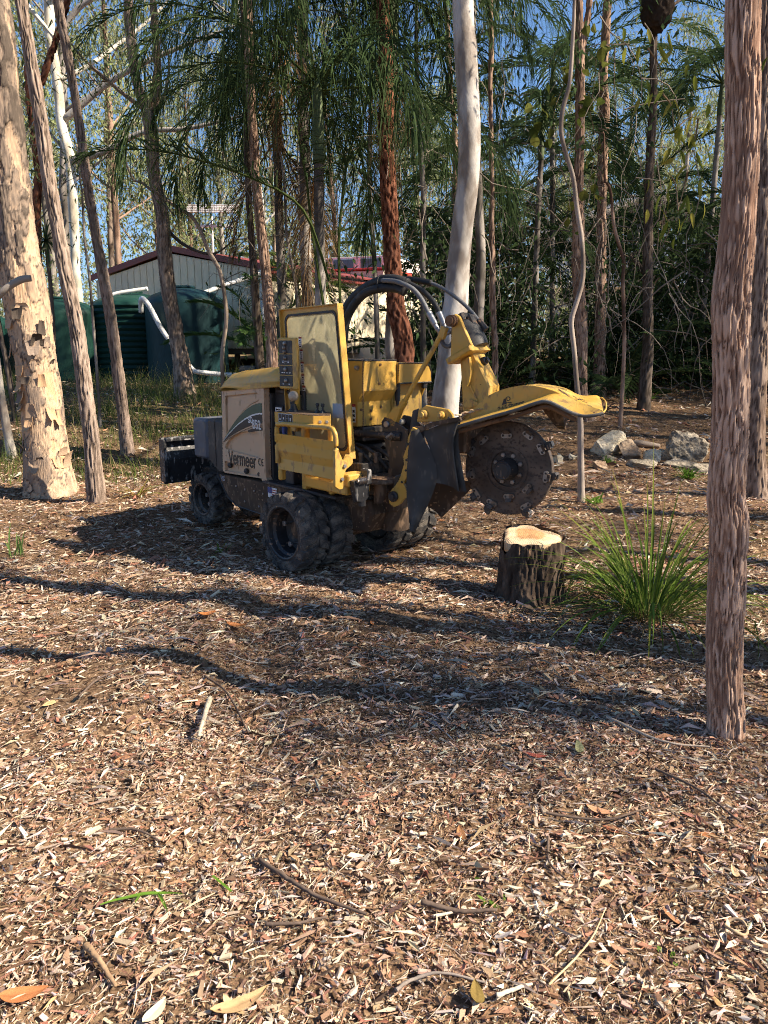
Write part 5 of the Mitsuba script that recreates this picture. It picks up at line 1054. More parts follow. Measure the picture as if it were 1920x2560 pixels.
B('hose', tube([(.385, .06, 1.70), (.40, .05, 1.64), (.425, .05, 1.595), (.46, .05, 1.585), (.482, .04, 1.61), (.478, .0, 1.66)], .014, 10, 26), 'hose_grey', True)
for (x, z, rr) in ((-.075, 1.995, .062),):
    a = np.linspace(0, 2 * np.pi, 20); B('hose_tie', tube(np.stack([x + 0 * a, .035 + .052 * np.cos(a), z + rr * np.sin(a)], 1), .004, 5), 'hose_black')

# boom: disc guard -----------------------------------------------------------------------------
arc = np.array([(.593, 1.108), (.654, 1.161), (.701, 1.218), (.786, 1.285), (.91, 1.331), (1.05, 1.350), (1.199, 1.325), (1.291, 1.291)])
low = np.array([(.593, 1.085), (.757, 1.148), (.953, 1.205), (1.122, 1.262), (1.23, 1.275), (1.291, 1.27)])
s_arc, s_low = spline(arc, 40), spline(low, 30)
B('guard_side', prism([tuple(p) for p in s_arc] + [tuple(p) for p in s_low[::-1]], .092, .102), 'yellow_paint', label='arched yellow side plate of the disc guard')
topline = spline(np.array([(.66, .10, 1.166), (.70, .10, 1.219), (.786, .10, 1.287), (.91, .10, 1.334), (1.05, .10, 1.354), (1.199, .10, 1.328), (1.291, .10, 1.290), (1.37, .12, 1.262), (1.47, .18, 1.235), (1.545, .20, 1.228)]), 60)
backline = spline(np.array([(.62, -.22, 1.166), (.68, -.22, 1.219), (.77, -.22, 1.287), (.88, -.22, 1.330), (.99, -.22, 1.348), (1.148, -.22, 1.330), (1.24, -.22, 1.292), (1.29, -.22, 1.282), (1.36, -.22, 1.288), (1.40, -.2, 1.276)]), 60)
w_ = np.linspace(0, 1, 14)[None, :, None]
TP = topline[:, None] * (1 - w_) + backline[:, None] * w_
B('guard_top', grid_mesh(TP[:, ::-1], .010), 'yellow_paint', 40, label='curved yellow top of the disc guard with a worn lip')
edge = spline(np.array([(.60, .25, 1.078), (.824, .24, 1.150), (1.015, .24, 1.208), (1.172, .24, 1.264), (1.232, .24, 1.268), (1.292, .24, 1.246), (1.375, .24, 1.211), (1.444, .235, 1.197), (1.50, .225, 1.203), (1.545, .20, 1.216)]), 60)
inner_e = spline(np.array([(.585, .10, 1.102), (.757, .10, 1.160), (.953, .10, 1.214), (1.122, .10, 1.272), (1.21, .10, 1.300), (1.291, .10, 1.288), (1.37, .12, 1.261), (1.44, .15, 1.245), (1.50, .185, 1.234), (1.545, .198, 1.227)]), 60)
FL = inner_e[:, None] * (1 - w_) + edge[:, None] * w_
B('guard_flange', grid_mesh(FL[:, ::-1], .010), 'yellow_paint', 40)
B('flange_edging', tube(edge, .011, 8), 'flap_edge', True, label='scuffed rubber edging of the disc guard')
lip = spline(np.array([(1.545, .20, 1.216), (1.53, .10, 1.235), (1.475, -.06, 1.262), (1.42, -.16, 1.277), (1.40, -.2, 1.272)]), 20)
B('flange_edging', tube(lip, .005, 6), 'yellow_paint', True)
lowr = edge[:42] - [0, 0, .028]
B('flange_rail', cat(tube(lowr - [0, .03, 0.006], .014, 6)), 'rusty_steel', 40)
B('guard_back', cat(prism([(p[0], p[2] - .012) for p in backline[:46]] + [(1.20, 1.15), (1.10, 1.20), (.8, 1.15), (.60, 1.0)], -.215, -.205), box(.55, .62, -.2, .1, .9, 1.12, .01)), 'muddy_steel')
B('guard_gusset', cat(hull([(1.05, -.19, 1.26), (1.05, .0, 1.26), (1.22, -.19, 1.26), (1.22, .0, 1.26), (1.16, -.15, 1.07), (1.20, -.15, 1.07), (1.17, -.05, 1.10), (1.22, -.08, 1.10)])), 'muddy_steel')
B('guard_decal', cat(prism([(.873, 1.226), (.905, 1.236), (.895, 1.275), (.893, 1.262), (.886, 1.268), (.882, 1.255)], .1025, .1045)), 'decal_black', label='small black emblem on the disc guard')
B('guard_decal', cat(lathe([(.010, .1025), (.014, .1025), (.014, .1045), (.010, .1045), (.010, .1025)], (.914, 0, 1.268), 'y', 16), box(.898, .938, .1025, .104, 1.243, 1.248, .0004)), 'decal_black')
gt = meshkit.text_mesh('2:45 Stumps', .030, .002, True); gv = np.array(gt.vertices)
gv = np.stack([.842 + gv[:, 0] * .72, .1025 + gv[:, 2], 1.182 + gv[:, 1] + .30 * gv[:, 0] * .72], 1)
B('guard_lettering', trimesh.Trimesh(gv, np.asarray(gt.faces)[:, ::-1], process=False), 'decal_black')
wr = random.Random(9)
for i in range(11):
    t0 = int(wr.uniform(36, 54)); v0 = int(wr.uniform(2, 8)); p = TP[t0, v0]; q = TP[t0 + 1, v0] - p; q = q / np.linalg.norm(q); r_ = np.array([0, 1.0, 0])
    nn = np.cross(q, r_); nn /= np.linalg.norm(nn); nn = nn if nn[2] > 0 else -nn
    L, Wd = wr.uniform(.012, .045), wr.uniform(.004, .010)
    B('paint_scrape', hull([p + q * a * L + r_ * b * Wd + nn * c for a, b in ((-1, 0), (-.4, 1), (.6, .8), (1, 0), (.3, -1), (-.6, -.7)) for c in (-.004, .0012)]), 'black_steel')
B('mulch_on_guard', cat(*[hull(np.random.RandomState(40 + i).rand(6, 3) * [.07, .05, .018] + [.52 + .012 * i, .02 + .10 * ((i * 7) % 5) / 5, 1.135 + .0035 * i]) for i in range(16)]), 'tan_plastic', kind='stuff')

# bracket, curved carrier and rubber flaps ----------------------------------------------------------
B('link_plate', prism([(.319, 1.10), (.332, 1.176), (.386, 1.212), (.552, 1.194), (.582, 1.165), (.60, 1.12), (.468, 1.118)], .195, .215, .004), 'yellow_paint')
for x, z, r_ in ((.378, 1.153, .030), (.510, 1.156, .024)):
    B('link_pin', cat(lathe([(0, .214), (r_, .214), (r_, .240), (r_ * .72, .246), (0, .246)], (x, 0, z), 'y', 18), cyl((x, .24, z), (x, .262, z), r_ * .55, 12)), 'yellow_paint', 30)
crv = [(.345, 1.075), (.312, 1.005), (.310, .955), (.278, .88), (.285, .83), (.245, .718), (.180, .640), (.160, .595), (.174, .551), (.21, .535), (.245, .552), (.285, .60), (.332, .622), (.30, .665), (.280, .70), (.318, .773), (.322, .915), (.330, 1.005), (.375, 1.066)]
B('flap_carrier', prism(crv, .285, .312), 'yellow_paint', label='curved yellow flap carrier arm')
B('flap_carrier', cat(prism([(.33, 1.075), (.40, 1.085), (.49, 1.118), (.67, 1.158), (.68, 1.135), (.50, 1.092), (.41, 1.055), (.36, 1.03)], .262, .288)), 'muddy_steel')
B('carrier_pin', cat(cyl((.206, .20, .607), (.206, .335, .607), .036, 18, .005), cyl((.206, .33, .607), (.206, .35, .607), .022, 8)), 'black_steel', 40)
for x, z in ((.345, 1.04), (.317, .965), (.303, .86), (.300, .79), (.270, .71)): B('bolt', bolt((x, .312, z), (0, 1, 0), .009, .006), 'black_steel')
for x, z in ((.42, 1.085), (.60, 1.145)): B('bolt', bolt((x, .288, z), (0, 1, 0), .010, .007), 'black_steel')
def flap(left, right, n=24, m=12, bulge=.03, thick=.009):
    a, b = spline(np.array(left, float), n), spline(np.array(right, float), n); w = np.linspace(0, 1, m)[None, :, None]
    P = a[:, None] * (1 - w) + b[:, None] * w
    P[..., 1] += bulge * np.sin(np.pi * w[..., 0]) * np.linspace(.3, 1, n)[:, None]
    return grid_mesh(P, thick)
B('rubber_flap', flap([(.345, .315, 1.05), (.322, .315, .92), (.312, .315, .76), (.315, .32, .64), (.335, .325, .52), (.362, .33, .395)], [(.385, .30, 1.066), (.425, .28, .985), (.467, .25, .885), (.492, .24, .765), (.458, .26, .62), (.372, .32, .395)]), 'rubber_flap', 50, label='pointed black rubber flap on the curved carrier')
B('rubber_flap', flap([(.40, .262, 1.05), (.45, .25, .92), (.47, .24, .80), (.485, .24, .715)], [(.672, .262, 1.160), (.642, .28, 1.055), (.632, .28, .94), (.670, .265, .682)], bulge=-.05), 'rubber_flap', 50, label='wide black rubber flap beside the disc')
B('rubber_flap', flap([(.60, .225, 1.14), (.58, .22, 1.0), (.60, .21, .82), (.63, .20, .675)], [(.660, .222, 1.158), (.638, .222, 1.07), (.636, .215, .95), (.692, .205, .672)], bulge=.01), 'rubber_flap', 50)
B('rubber_flap', flap([(.25, .09, .74), (.26, .06, .60), (.275, .03, .51)], [(.62, .0, .70), (.60, -.02, .635), (.40, .0, .425)], bulge=-.03), 'muddy_steel', 50, label='mud caked flap hanging under the disc')
B('rubber_flap', flap([(.23, .34, .75), (.17, .28, .60)], [(.30, .25, .78), (.27, .22, .60)], 8, 6, .0), 'rubber_flap', 50)
B('rubber_flap', flap([(.29, .20, 1.17), (.27, .20, 1.06), (.26, .2, .96)], [(.33, .2, 1.19), (.325, .2, 1.08), (.315, .2, .95)], 10, 6, .02), 'rubber_flap', 50)

# cutting disc ------------------------------------------------------------------------------------------
DX, DZ, DR = .88, .81, .305
dk = numbered(f'{SG}__cutting_disc')
def D(name, mesh, bsdf, smooth=False, **k):
    m = moved(mesh, BR, BO); return put(dk, name, trimesh.Trimesh(m.vertices, np.asarray(m.faces)[:, ::-1], process=False), bsdf, smooth, **k)
B_ = moved(lathe([(.10, -.036), (DR - .004, -.036), (DR, -.032), (DR, -.004), (DR - .004, 0), (.15, 0), (.148, -.004), (.142, -.004), (.14, 0), (.118, 0), (.114, -.012), (.0, -.012), (0, -.03), (.10, -.036)], (DX, 0, DZ), 'y', 90), BR, BO)
scene[dk] = mikit.ply(trimesh.Trimesh(B_.vertices, np.asarray(B_.faces)[:, ::-1], process=False), 'disc_steel', smooth=30); labels[dk] = {'label': 'large rusty steel cutting disc'}
D('hub', lathe([(0, -.01), (.072, -.01), (.068, .05), (.062, .085), (.056, .090), (.050, .088), (.045, .092), (0, .092)], (DX, 0, DZ), 'y', 32), 'black_steel', 30)
for k in range(8):
    a = .39 + k * math.pi / 4; D('bolt', bolt((DX + .093 * math.cos(a), -.012, DZ + .093 * math.sin(a)), (0, 1, 0), .015, .016), 'worn_steel')
def tooth(cx, cz, face=True):
    a = math.atan2(cz - DZ, cx - DX) + math.pi / 2; u = np.array([math.cos(a), 0, math.sin(a)]); v = np.array([-math.sin(a), 0, math.cos(a)]); y = np.array([0, 1.0, 0]); c = np.array([cx, 0, cz])
    pl = hull([c + u * (sx * .022 + .016 * math.cos(t) * 1) + v * .017 * math.sin(t) + y * h for sx in (-1, 1) for t in np.linspace(0, 2 * np.pi, 12) for h in (0, .014)])
    D('tooth_holder', pl, 'worn_steel')
    for sx in (-1, 1): D('tooth_bolt', bolt(c + u * sx * .022 + y * .014, (0, 1, 0), .0085, .004), 'black_steel')
    D('tooth', hull([c + v * (-.035) + u * s * .020 + y * h for s in (-1, 1) for h in (0, .034)] + [c + v * (-.012) + u * s * .022 + y * h for s in (-1, 1) for h in (0, .024)]), 'disc_steel')
for cx, cz in ((.871, 1.026), (1.015, 1.035), (1.106, .954), (1.147, .783), (1.024, .696), (.901, .631), (.780, .575), (1.02, .580), (.667, .625), (.630, .758), (.625, .902), (.710, .985)): tooth(cx, cz)
for a in (.55, -.08, -2.02, -1.12, -2.42, 2.6):
    c = np.array([DX + (DR + .008) * math.cos(a), -.018, DZ + (DR + .008) * math.sin(a)]); u = np.array([math.cos(a), 0, math.sin(a)]); v = np.array([-math.sin(a), 0, math.cos(a)])
    D('rim_tooth', cat(hull([c + u * p + v * q + np.array([0, h, 0]) for p, q in ((-.03, -.022), (-.03, .022), (.012, .028), (.026, .012), (.012, -.02)) for h in (-.028, .030)]), hull([c + u * p + v * q + np.array([0, h, 0]) for p, q in ((.005, .01), (.034, .02), (.03, -.012)) for h in (-.02, .02)])), 'black_steel')
# ---------------------------------------------------------------- stump, grass tuft, stones, litter lying on the mulch
st = thing('tree_stump', 'freshly cut dark barked stump with a pale top below the cutting disc', 'stump')
SX, SY = .93, 4.76; sz = float(ground_z(SX, SY)); SH = sz + .405
th = np.linspace(0, 2 * np.pi, 160, endpoint=False)
zz = np.linspace(0, 1, 70)
TH, ZZ = np.meshgrid(th, zz)
q = np.stack([np.cos(TH) * .19, np.sin(TH) * .19, ZZ * .42], -1)
f1 = meshkit.fbm(q * [30, 30, 5], 3, 4); f2 = meshkit.fbm(q * [80, 80, 20], 2, 5); f0 = meshkit.fbm(q * [8, 8, 2], 2, 6)
ridge = 1 - np.abs(2 * f1 - 1)
rad = .178 + .030 * np.cos(TH * 2 + .6) * .4 + .018 * np.cos(TH * 3 + 1) + .055 * np.exp(-ZZ * 7) * (1 + .5 * np.cos(TH * 4 + .9)) + .028 * (ridge - .6) + .016 * (f2 - .5) + .03 * (f0 - .5)
topcut = .400 + .15 * .17 * np.sin(TH) - .035 * np.clip(np.sin(TH * 5 + 1) + np.sin(TH * 9), 0, 2) * (np.sin(TH) < .2) - .09 * np.exp(-((TH - 3.35) / .35) ** 2)
P = np.stack([SX + rad * np.cos(TH), SY + rad * np.sin(TH), sz - .03 + (topcut + .03) * ZZ], -1)
k_ = np.clip(.1 + 1.3 * (f1 - .35) + .5 * (f2 - .5), 0, 1)[..., None]
C = (1 - k_) * np.array((.030, .022, .018)) + k_ * np.array((.165, .122, .092))
P = np.concatenate([P, P[:, :1]], 1); C = np.concatenate([C, C[:, :1]], 1)
put(st, 'bark', grid_mesh(P), 'bark', True, color=C.reshape(-1, 3))
rt = .163 + .014 * np.cos(th * 2 + .6) + .022 * np.cos(th * 3 + 1) + .010 * np.cos(th * 5)
rr = np.linspace(0, 1, 40); RR, TT = np.meshgrid(rr, th, indexing='ij')
prof = SH - .016 * np.clip((RR - .80) / .2, 0, 1) ** 2 + .15 * RR * rt[None] * np.sin(TT)
px, py = RR * rt[None] * np.cos(TT), RR * rt[None] * np.sin(TT)
nn = meshkit.fbm(np.stack([px * 22, py * 22, 0 * px], -1), 3, 8); saw = .0012 * np.sin((px + .35 * py) * 520 + nn * 4)
heart = np.clip((.62 - RR + .35 * (nn - .5)) / .12, 0, 1)[..., None]; ringt = (.5 + .5 * np.sin(RR * 60 + nn * 7))[..., None]
C = (1 - heart) * np.array((.60, .44, .28)) + heart * (np.array((.50, .27, .125)) * (1 - .35 * ringt) + np.array((.60, .40, .22)) * .35 * ringt)
C = C * (.86 + .28 * nn[..., None])
P = np.stack([SX - .005 + px, SY + py, prof + saw + .004 * (nn - .5)], -1)
low = P[-1] + np.array([0, 0, -.06]); P = np.concatenate([P, low[None]], 0); C = np.concatenate([C, C[-1:] * [.75, .62, .5]], 0)
P = np.concatenate([P, P[:, :1]], 1); C = np.concatenate([C, C[:, :1]], 1)
put(st, 'cut_face', grid_mesh(P), 'litter', False, color=C.reshape(-1, 3), label='pale sawn top with a reddish heart')
krng = np.random.RandomState(4)
sp = []
for i in range(26):
    a = krng.rand() * 6.28; r_ = .165 + .02 * krng.rand(); p = np.array([SX + r_ * math.cos(a), SY + r_ * math.sin(a), SH - .06 + .15 * r_ * math.sin(a)]); sp.append(hull(p + (krng.rand(7, 3) - .5) * [.022, .022, .085]))
m = cat(*sp); put(st, 'splinters', m, 'bark', color=np.tile((.20, .13, .085), (len(m.vertices), 1)), kind='stuff')

tu = thing('grass_tuft', 'big tuft of long green strap grass beside the stump', 'grass tuft')
grng = np.random.RandomState(15)
TX, TY = 1.57, 4.34; tz = float(ground_z(TX, TY))
GC = np.array([(.10, .165, .028), (.125, .20, .04), (.075, .125, .022), (.17, .23, .055)])
def blade(p0, az, e, L, droop, w, col, tipc, kink=None, n=12):
    p = [np.asarray(p0, float)]
    for i in range(n - 1):
        e2 = e - droop * (i / (n - 1)) ** 1.6; 
        if kink and i > kink: e2 -= .9
        p.append(p[-1] + L / (n - 1) * np.array([math.cos(az) * math.cos(e2), math.sin(az) * math.cos(e2), math.sin(e2)]))
    p = np.array(p); p[:, 2] = np.maximum(p[:, 2], ground_z(p[:, 0], p[:, 1]) + .006)
    t, a, b = frames(p); s = np.array([-math.sin(az), math.cos(az), 0]); x = np.linspace(0, 1, n)
    wd = w * np.minimum(1, .55 + 1.2 * x) * np.clip((1 - x) * 3.2, .05, 1)
    nrm = np.cross(t, s)
    P = np.stack([p - s * wd[:, None] + nrm * wd[:, None] * .35, p, p + s * wd[:, None] + nrm * wd[:, None] * .35], 1)
    C = np.asarray(col)[None] * (1 - x[:, None] ** 2.5) + np.asarray(tipc)[None] * x[:, None] ** 2.5
    base = np.clip(1 - x * 7, 0, 1)[:, None]; C = C * (1 - base) + np.array((.20, .15, .08)) * base
    return grid_mesh(P), np.repeat(C, 3, 0)
for i in range(250):
    az = grng.rand() * 6.283; k = i % 5
    e = grng.uniform(.75, 1.45) if k < 2 else grng.uniform(.35, 1.15)
    L = grng.uniform(.50, .92) * (1 if k < 3 else .95); dr_ = grng.uniform(.4, 1.5) if k < 2 else grng.uniform(1.0, 2.4)
    r_ = .15 * math.sqrt(grng.rand()); p0 = (TX + r_ * math.cos(az), TY + r_ * math.sin(az), tz - .01)
    col = GC[grng.randint(4)] * grng.uniform(.75, 1.25); tip_ = col * 1.2 + [.03, .03, 0] if grng.rand() < .7 else np.array((.30, .27, .06))
    m, C = blade(p0, az, e, L, dr_, grng.uniform(.0042, .0068), col, tip_, kink=7 if grng.rand() < .06 else None); put(tu, 'blade', m, 'leaf', color=C)
for az, e, L, dr_ in ((1.9, 1.52, 1.05, .06), (2.6, 1.50, .74, .1), (1.0, 1.46, .72, .15), (2.9, 1.15, .85, .35), (3.0, 1.0, .9, .45), (.3, 1.1, .85, .6), (3.3, .95, .75, .5), (.1, .9, .8, .5), (3.15, .62, .92, .75), (3.4, .55, .95, .8), (3.3, .30, .8, .6), (-1.9, .5, .75, 1.1)):
    m, C = blade((TX + .02 * math.cos(az), TY - .03, tz), az, e, L, dr_, .0052, GC[1] * 1.15, (.34, .34, .06)); put(tu, 'blade', m, 'leaf', color=C)
for i in range(40):
    az = grng.rand() * 6.283; m, C = blade((TX + .08 * math.cos(az), TY + .08 * math.sin(az), tz), az, grng.uniform(.1, .6), grng.uniform(.3, .55), grng.uniform(.5, 1.2), .003, (.30, .22, .11), (.36, .28, .16)); put(tu, 'dry_blade', m, 'leaf', color=C)

# stones
def stone_tone(a, b, c_):
    def f(p, n, uv):
        g = fbm(p.x * 12, p.y * 12, p.z * 12, octaves=4); s = fbm(p.x * 60, p.y * 60, p.z * 60)
        c = mix(a, b, smoothstep(.35, .65, g)); return mix(c, c_, .8 * smoothstep(.55, .72, s))
    return P3(f)
for key, cs in (('pale_stone', ((.50, .42, .29), (.62, .54, .40), (.26, .19, .12))), ('brown_stone', ((.30, .20, .125), (.38, .28, .19), (.16, .10, .065))), ('grey_stone', ((.20, .165, .12), (.34, .29, .22), (.09, .075, .058)))):
    principled(key, stone_tone(*cs), .85, .25, bump=P3(lambda p, n, uv: fbm(p.x * 26, p.y * 26, p.z * 26, octaves=4), 2e-3), bscale=.02)
def rock(label, x, y, sx, sy, sz_, seed, mat, name='rock', cuts=11, rough=.16, sink=.30):
    r_ = np.random.RandomState(seed); m = trimesh.creation.icosphere(4, 1.0); v = np.array(m.vertices)
    for i in range(cuts):
        d = r_.randn(3); d /= np.linalg.norm(d); h = r_.uniform(.42, .80); s = v @ d; v = v - np.maximum(0, s - h)[:, None] * d
    v *= (1 + rough * 2 * (meshkit.fbm(v * 3.4 + seed, 5, seed) - .5))[:, None]
    v = v / np.abs(v).max(0) * [sx / 2, sy / 2, sz_ / 2] + [x, y, float(ground_z(x, y)) + sz_ / 2 - sink * sz_]
    t = thing(name, label, 'rock'); put(t, None, trimesh.Trimesh(v, m.faces, process=False), mat, 22)
rock('big pale block of stone right of the cutting disc', 3.05, 10.45, .54, .50, .47, 3, 'pale_stone', cuts=7)
rock('brown rounded stone touching the big pale block', 3.30, 10.22, .33, .30, .32, 4, 'brown_stone', cuts=8)
rock('craggy dark grey rock near the near stringybark', 3.98, 10.1, .56, .45, .55, 5, 'grey_stone', cuts=5, rough=.26)
rock('flat grey stone in front of the big pale block', 2.93, 10.02, .26, .2, .14, 6, 'grey_stone', cuts=9)
rock('dark flat slab before the brown stone', 3.28, 9.68, .42, .30, .13, 7, 'grey_stone', cuts=10)
rock('small tan stone behind the dark flat slab', 3.52, 9.98, .26, .22, .24, 8, 'pale_stone')
rock('low grey slab in front of the craggy rock', 3.80, 9.72, .48, .3, .13, 9, 'grey_stone')
rock('second low slab in front of the craggy rock', 3.95, 9.36, .40, .3, .16, 10, 'grey_stone')
rock('small pale stone just right of the cutting disc', 2.28, 9.96, .18, .16, .17, 12, 'pale_stone')
rock('smaller pale stone between the disc and the crooked sapling', 2.50, 10.08, .15, .14, .10, 13, 'pale_stone')
rock('small dark brown stone below the big pale block', 2.73, 9.62, .20, .18, .15, 14, 'brown_stone')
rock('dark stone at the foot of the craggy rock', 3.72, 10.15, .30, .25, .2, 15, 'grey_stone')
t = thing('timber_block', 'weathered block of timber in front of the dark thicket', 'timber')
put(t, None, moved(box(-.28, .28, -.09, .09, 0, .14, .01), [[.95, .3, 0], [-.3, .95, 0], [0, 0, 1]], (4.85, 16.1, float(ground_z(4.85, 16.1)))), 'timber')
t = thing('fallen_log', 'short brown dead branch lying between the rocks', 'log')
p = [(3.45, 10.75, float(ground_z(3.45, 10.75)) + .05), (3.6, 10.7, float(ground_z(3.6, 10.7)) + .06), (3.85, 10.72, float(ground_z(3.85, 10.72)) + .04)]
m = tube(p, [.035, .05, .03], 10, 24); put(t, None, m, 'bark', True, color=np.tile((.22, .18, .15), (len(m.vertices), 1)))

# leaves hanging into view beside the near trunk, and a vine with round leaves on the trunks beyond
def leafy(label, y, anchors, per, L, W, cols, name, seed, cat_, spread, droop=1.0):
    t = thing(name, label, cat_); r_ = np.random.RandomState(seed)
    tw = cat(*[tube([(a[0], y, a[1]), ((a[0] + b[0]) / 2 + .03, y + .05, (a[1] + b[1]) / 2 + .05), (b[0], y, b[1])], [.006, .004, .002], 5, 10) for a, b in zip(anchors[:-1], anchors[1:])])
    put(t, 'twig', tw, 'bark', color=np.tile((.16, .12, .08), (len(tw.vertices), 1)))
    for (x, z) in anchors:
        for i in range(per):
            c = np.array([x, y, z]) + r_.randn(3) * spread; d = np.array([r_.randn() * .5, r_.randn() * .5, -droop + .3 * r_.randn()]); d /= np.linalg.norm(d)
            s_ = np.cross(d, r_.randn(3)); s_ /= np.linalg.norm(s_); n_ = np.cross(d, s_); l = L * r_.uniform(.7, 1.25); w_ = W * r_.uniform(.8, 1.2); q = np.linspace(0, 1, 7)
            wd = w_ * np.sin(np.pi * q ** .75) ** .8 + .0004; mid = c + d * (l * q)[:, None] + n_ * (.16 * l * q * (1 - q) * 2)[:, None]
            P = np.stack([mid - s_ * wd[:, None] + n_ * wd[:, None] * .25, mid, mid + s_ * wd[:, None] + n_ * wd[:, None] * .25], 1)
            put(t, 'leaf', grid_mesh(P), 'leaf', color=np.tile(np.array(cols[r_.randint(len(cols))]) * r_.uniform(.8, 1.2), (21, 1)))
YG = [(.20, .21, .035), (.15, .18, .03), (.26, .24, .05), (.11, .14, .03)]
leafy('hanging twigs of yellow green gum leaves left of the near stringybark', 5.0, [(1.55, 3.30), (1.66, 3.05), (1.74, 2.85), (1.88, 2.92), (1.84, 2.62), (1.80, 2.40), (1.72, 2.62)], 9, .11, .012, YG, 'leafy_branch', 3, 'branch', .09)
leafy('yellow green gum leaves showing right of the near stringybark', 4.6, [(2.22, 3.1), (2.30, 2.85), (2.26, 2.6), (2.34, 2.42)], 9, .11, .013, YG, 'leafy_branch', 4, 'branch', .08)
leafy('vine with round olive leaves climbing the two brown trunks', 12.2, [(2.40, 4.6), (2.50, 5.0), (2.75, 5.7), (3.05, 5.6), (3.0, 4.9), (3.15, 4.2), (2.95, 3.6)], 7, .17, .065, [(.07, .09, .02), (.10, .11, .025), (.15, .16, .04)], 'climbing_vine', 5, 'vine', .2, .6)

# sticks, shed leaves and seedlings on the mulch
def stick(label, pts, r, tone_, lift=.012, name='stick'):
    t = thing(name, label, 'stick'); p = spline([(x, y, 0) for x, y in pts], 26); p[:, 2] = ground_z(p[:, 0], p[:, 1]) + lift + r
    p[:, 2] = np.convolve(np.pad(p[:, 2], 4, 'edge'), np.ones(9) / 9, 'valid') + .006
    q_ = np.random.RandomState(int(abs(pts[0][0]) * 999)); p += q_.randn(*p.shape) * r * .07
    m = tube(p, np.linspace(r, r * .55, 26) * (1 + .05 * q_.randn(26)), 9); v = np.asarray(m.vertices)
    put(t, None, m, 'bark', True, color=np.array(tone_)[None] * (.65 + .7 * meshkit.fbm(v * 60, 2, 3))[:, None])
DK, GY_, TN, WH = (.13, .095, .075), (.24, .20, .17), (.30, .20, .12), (.60, .52, .40)
stick('long dark crooked stick on the sunlit mulch', [(-.40, 2.18), (-.29, 2.06), (-.19, 1.97), (-.05, 1.89)], .0085, DK)
stick('short thick brown stick', [(-.81, 1.79), (-.687, 1.673)], .0095, TN)
stick('thin dark stick lying crosswise below the long dark stick', [(-.33, 1.855), (-.245, 1.849), (-.16, 1.872)], .006, DK)
stick('dark curved twig above the green blades', [(-.93, 2.317), (-.834, 2.306), (-.738, 2.248)], .006, DK)
stick('long thin brown twig bending upwards', [(.558, 2.369), (.668, 2.342), (.786, 2.33), (.921, 2.383)], .0055, DK)
stick('dark broken stick with a pale splinter beside it', [(.109, 1.956), (.219, 1.928), (.326, 1.923)], .009, DK)
stick('grey wavy twig near the lower edge', [(.03, 1.65), (.07, 1.682), (.145, 1.692), (.259, 1.665)], .0055, GY_)
stick('short dark forked twig', [(.539, 2.246), (.521, 2.135), (.552, 2.062)], .005, DK)
stick('short pale peeled stick near the lower edge', [(.280, 1.62), (.375, 1.651)], .0065, WH)
stick('bleached split branch standing out of the mulch ridge', [(-.772, 3.168), (-.759, 2.992), (-.743, 2.823)], .013, (.46, .39, .29), .03)
stick('thin dark twig on the bare earth patch', [(-1.338, 3.123), (-1.294, 3.297), (-1.20, 3.42)], .006, DK)
stick('dark twig arching over the mulch ridge', [(-.85, 3.40), (-.74, 3.297), (-.64, 3.13), (-.577, 2.999)], .006, DK, .02)
stick('pale slip of wood crossing a twig', [(.14, 1.905), (.24, 1.945)], .005, WH)
stick('straight straw coloured stalk', [(.42, 1.66), (.56, 1.80), (.64, 1.93)], .003, (.55, .42, .24))
stick('dark twig in the shade by the near trunk', [(1.02, 2.62), (1.12, 2.48), (1.20, 2.30)], .006, DK)
stick('long pale stick in the shade of the near trunk', [(.95, 3.02), (1.10, 2.86), (1.30, 2.80)], .007, (.36, .30, .24))
stick('thin stick behind the rear wheels', [(.25, 5.05), (.55, 4.85), (.78, 4.70)], .006, DK)
srng = np.random.RandomState(31)
for i in range(46):
    x, y = scatter(srng, 1, 1.5, 6.5, 1.5); a = srng.rand() * 3.14; L = srng.uniform(.08, .28); x, y = float(x[0]), float(y[0])
    stick('small dry twig lying in the mulch', [(x, y), (x + L * .5 * math.cos(a) + .02 * srng.randn(), y + L * .5 * math.sin(a) + .02 * srng.randn()), (x + L * math.cos(a), y + L * math.sin(a))], srng.uniform(.0022, .005), (DK, GY_, TN, WH)[srng.choice(4, p=(.35, .25, .28, .12))], .012)
for k in list(labels):
    if labels[k].get('label') == 'small dry twig lying in the mulch': labels[k]['group'] = 'small dry twigs in the mulch'
def dead_leaf(label, x, y, L, W, az, tone_, curl=.25, lift=.018, group=None, roll=0.0):
    t = thing('fallen_leaf', label, 'leaf', group); n_, m_ = 13, 7; s = np.linspace(-1, 1, n_); w_ = np.linspace(-1, 1, m_)
    wd = W * .5 * np.clip(1 - np.abs(s) ** 2.2, 0, 1) ** .8 * (1 - .25 * s)
    X = s[:, None] * L * .5 + 0 * w_[None]; Y = wd[:, None] * w_[None] + .06 * L * (s[:, None] ** 2); Z = curl * L * .22 * s[:, None] ** 2 + W * .30 * curl * np.abs(w_[None]) ** 1.5 + roll * Y
    Z = Z + .03 * L * (meshkit.noise(np.stack([X * 40 + x * 9, Y * 40, 0 * X], -1)) - .5)
    ca_, sa_ = math.cos(az), math.sin(az)
    P = np.stack([x + X * ca_ - Y * sa_, y + X * sa_ + Y * ca_, float(ground_z(x, y)) + lift + Z], -1)
    vein = 1 - .28 * (np.abs(w_[None]) < .1) + 0 * X; C = np.array(tone_)[None, None] * (vein * (.8 + .4 * meshkit.fbm(np.stack([X * 70, Y * 70, 0 * X + x], -1), 2, 3)))[..., None]
    put(t, None, grid_mesh(P, .0008), 'litter', True, color=np.repeat(C.reshape(1, -1, 3), 2, 0).reshape(-1, 3))
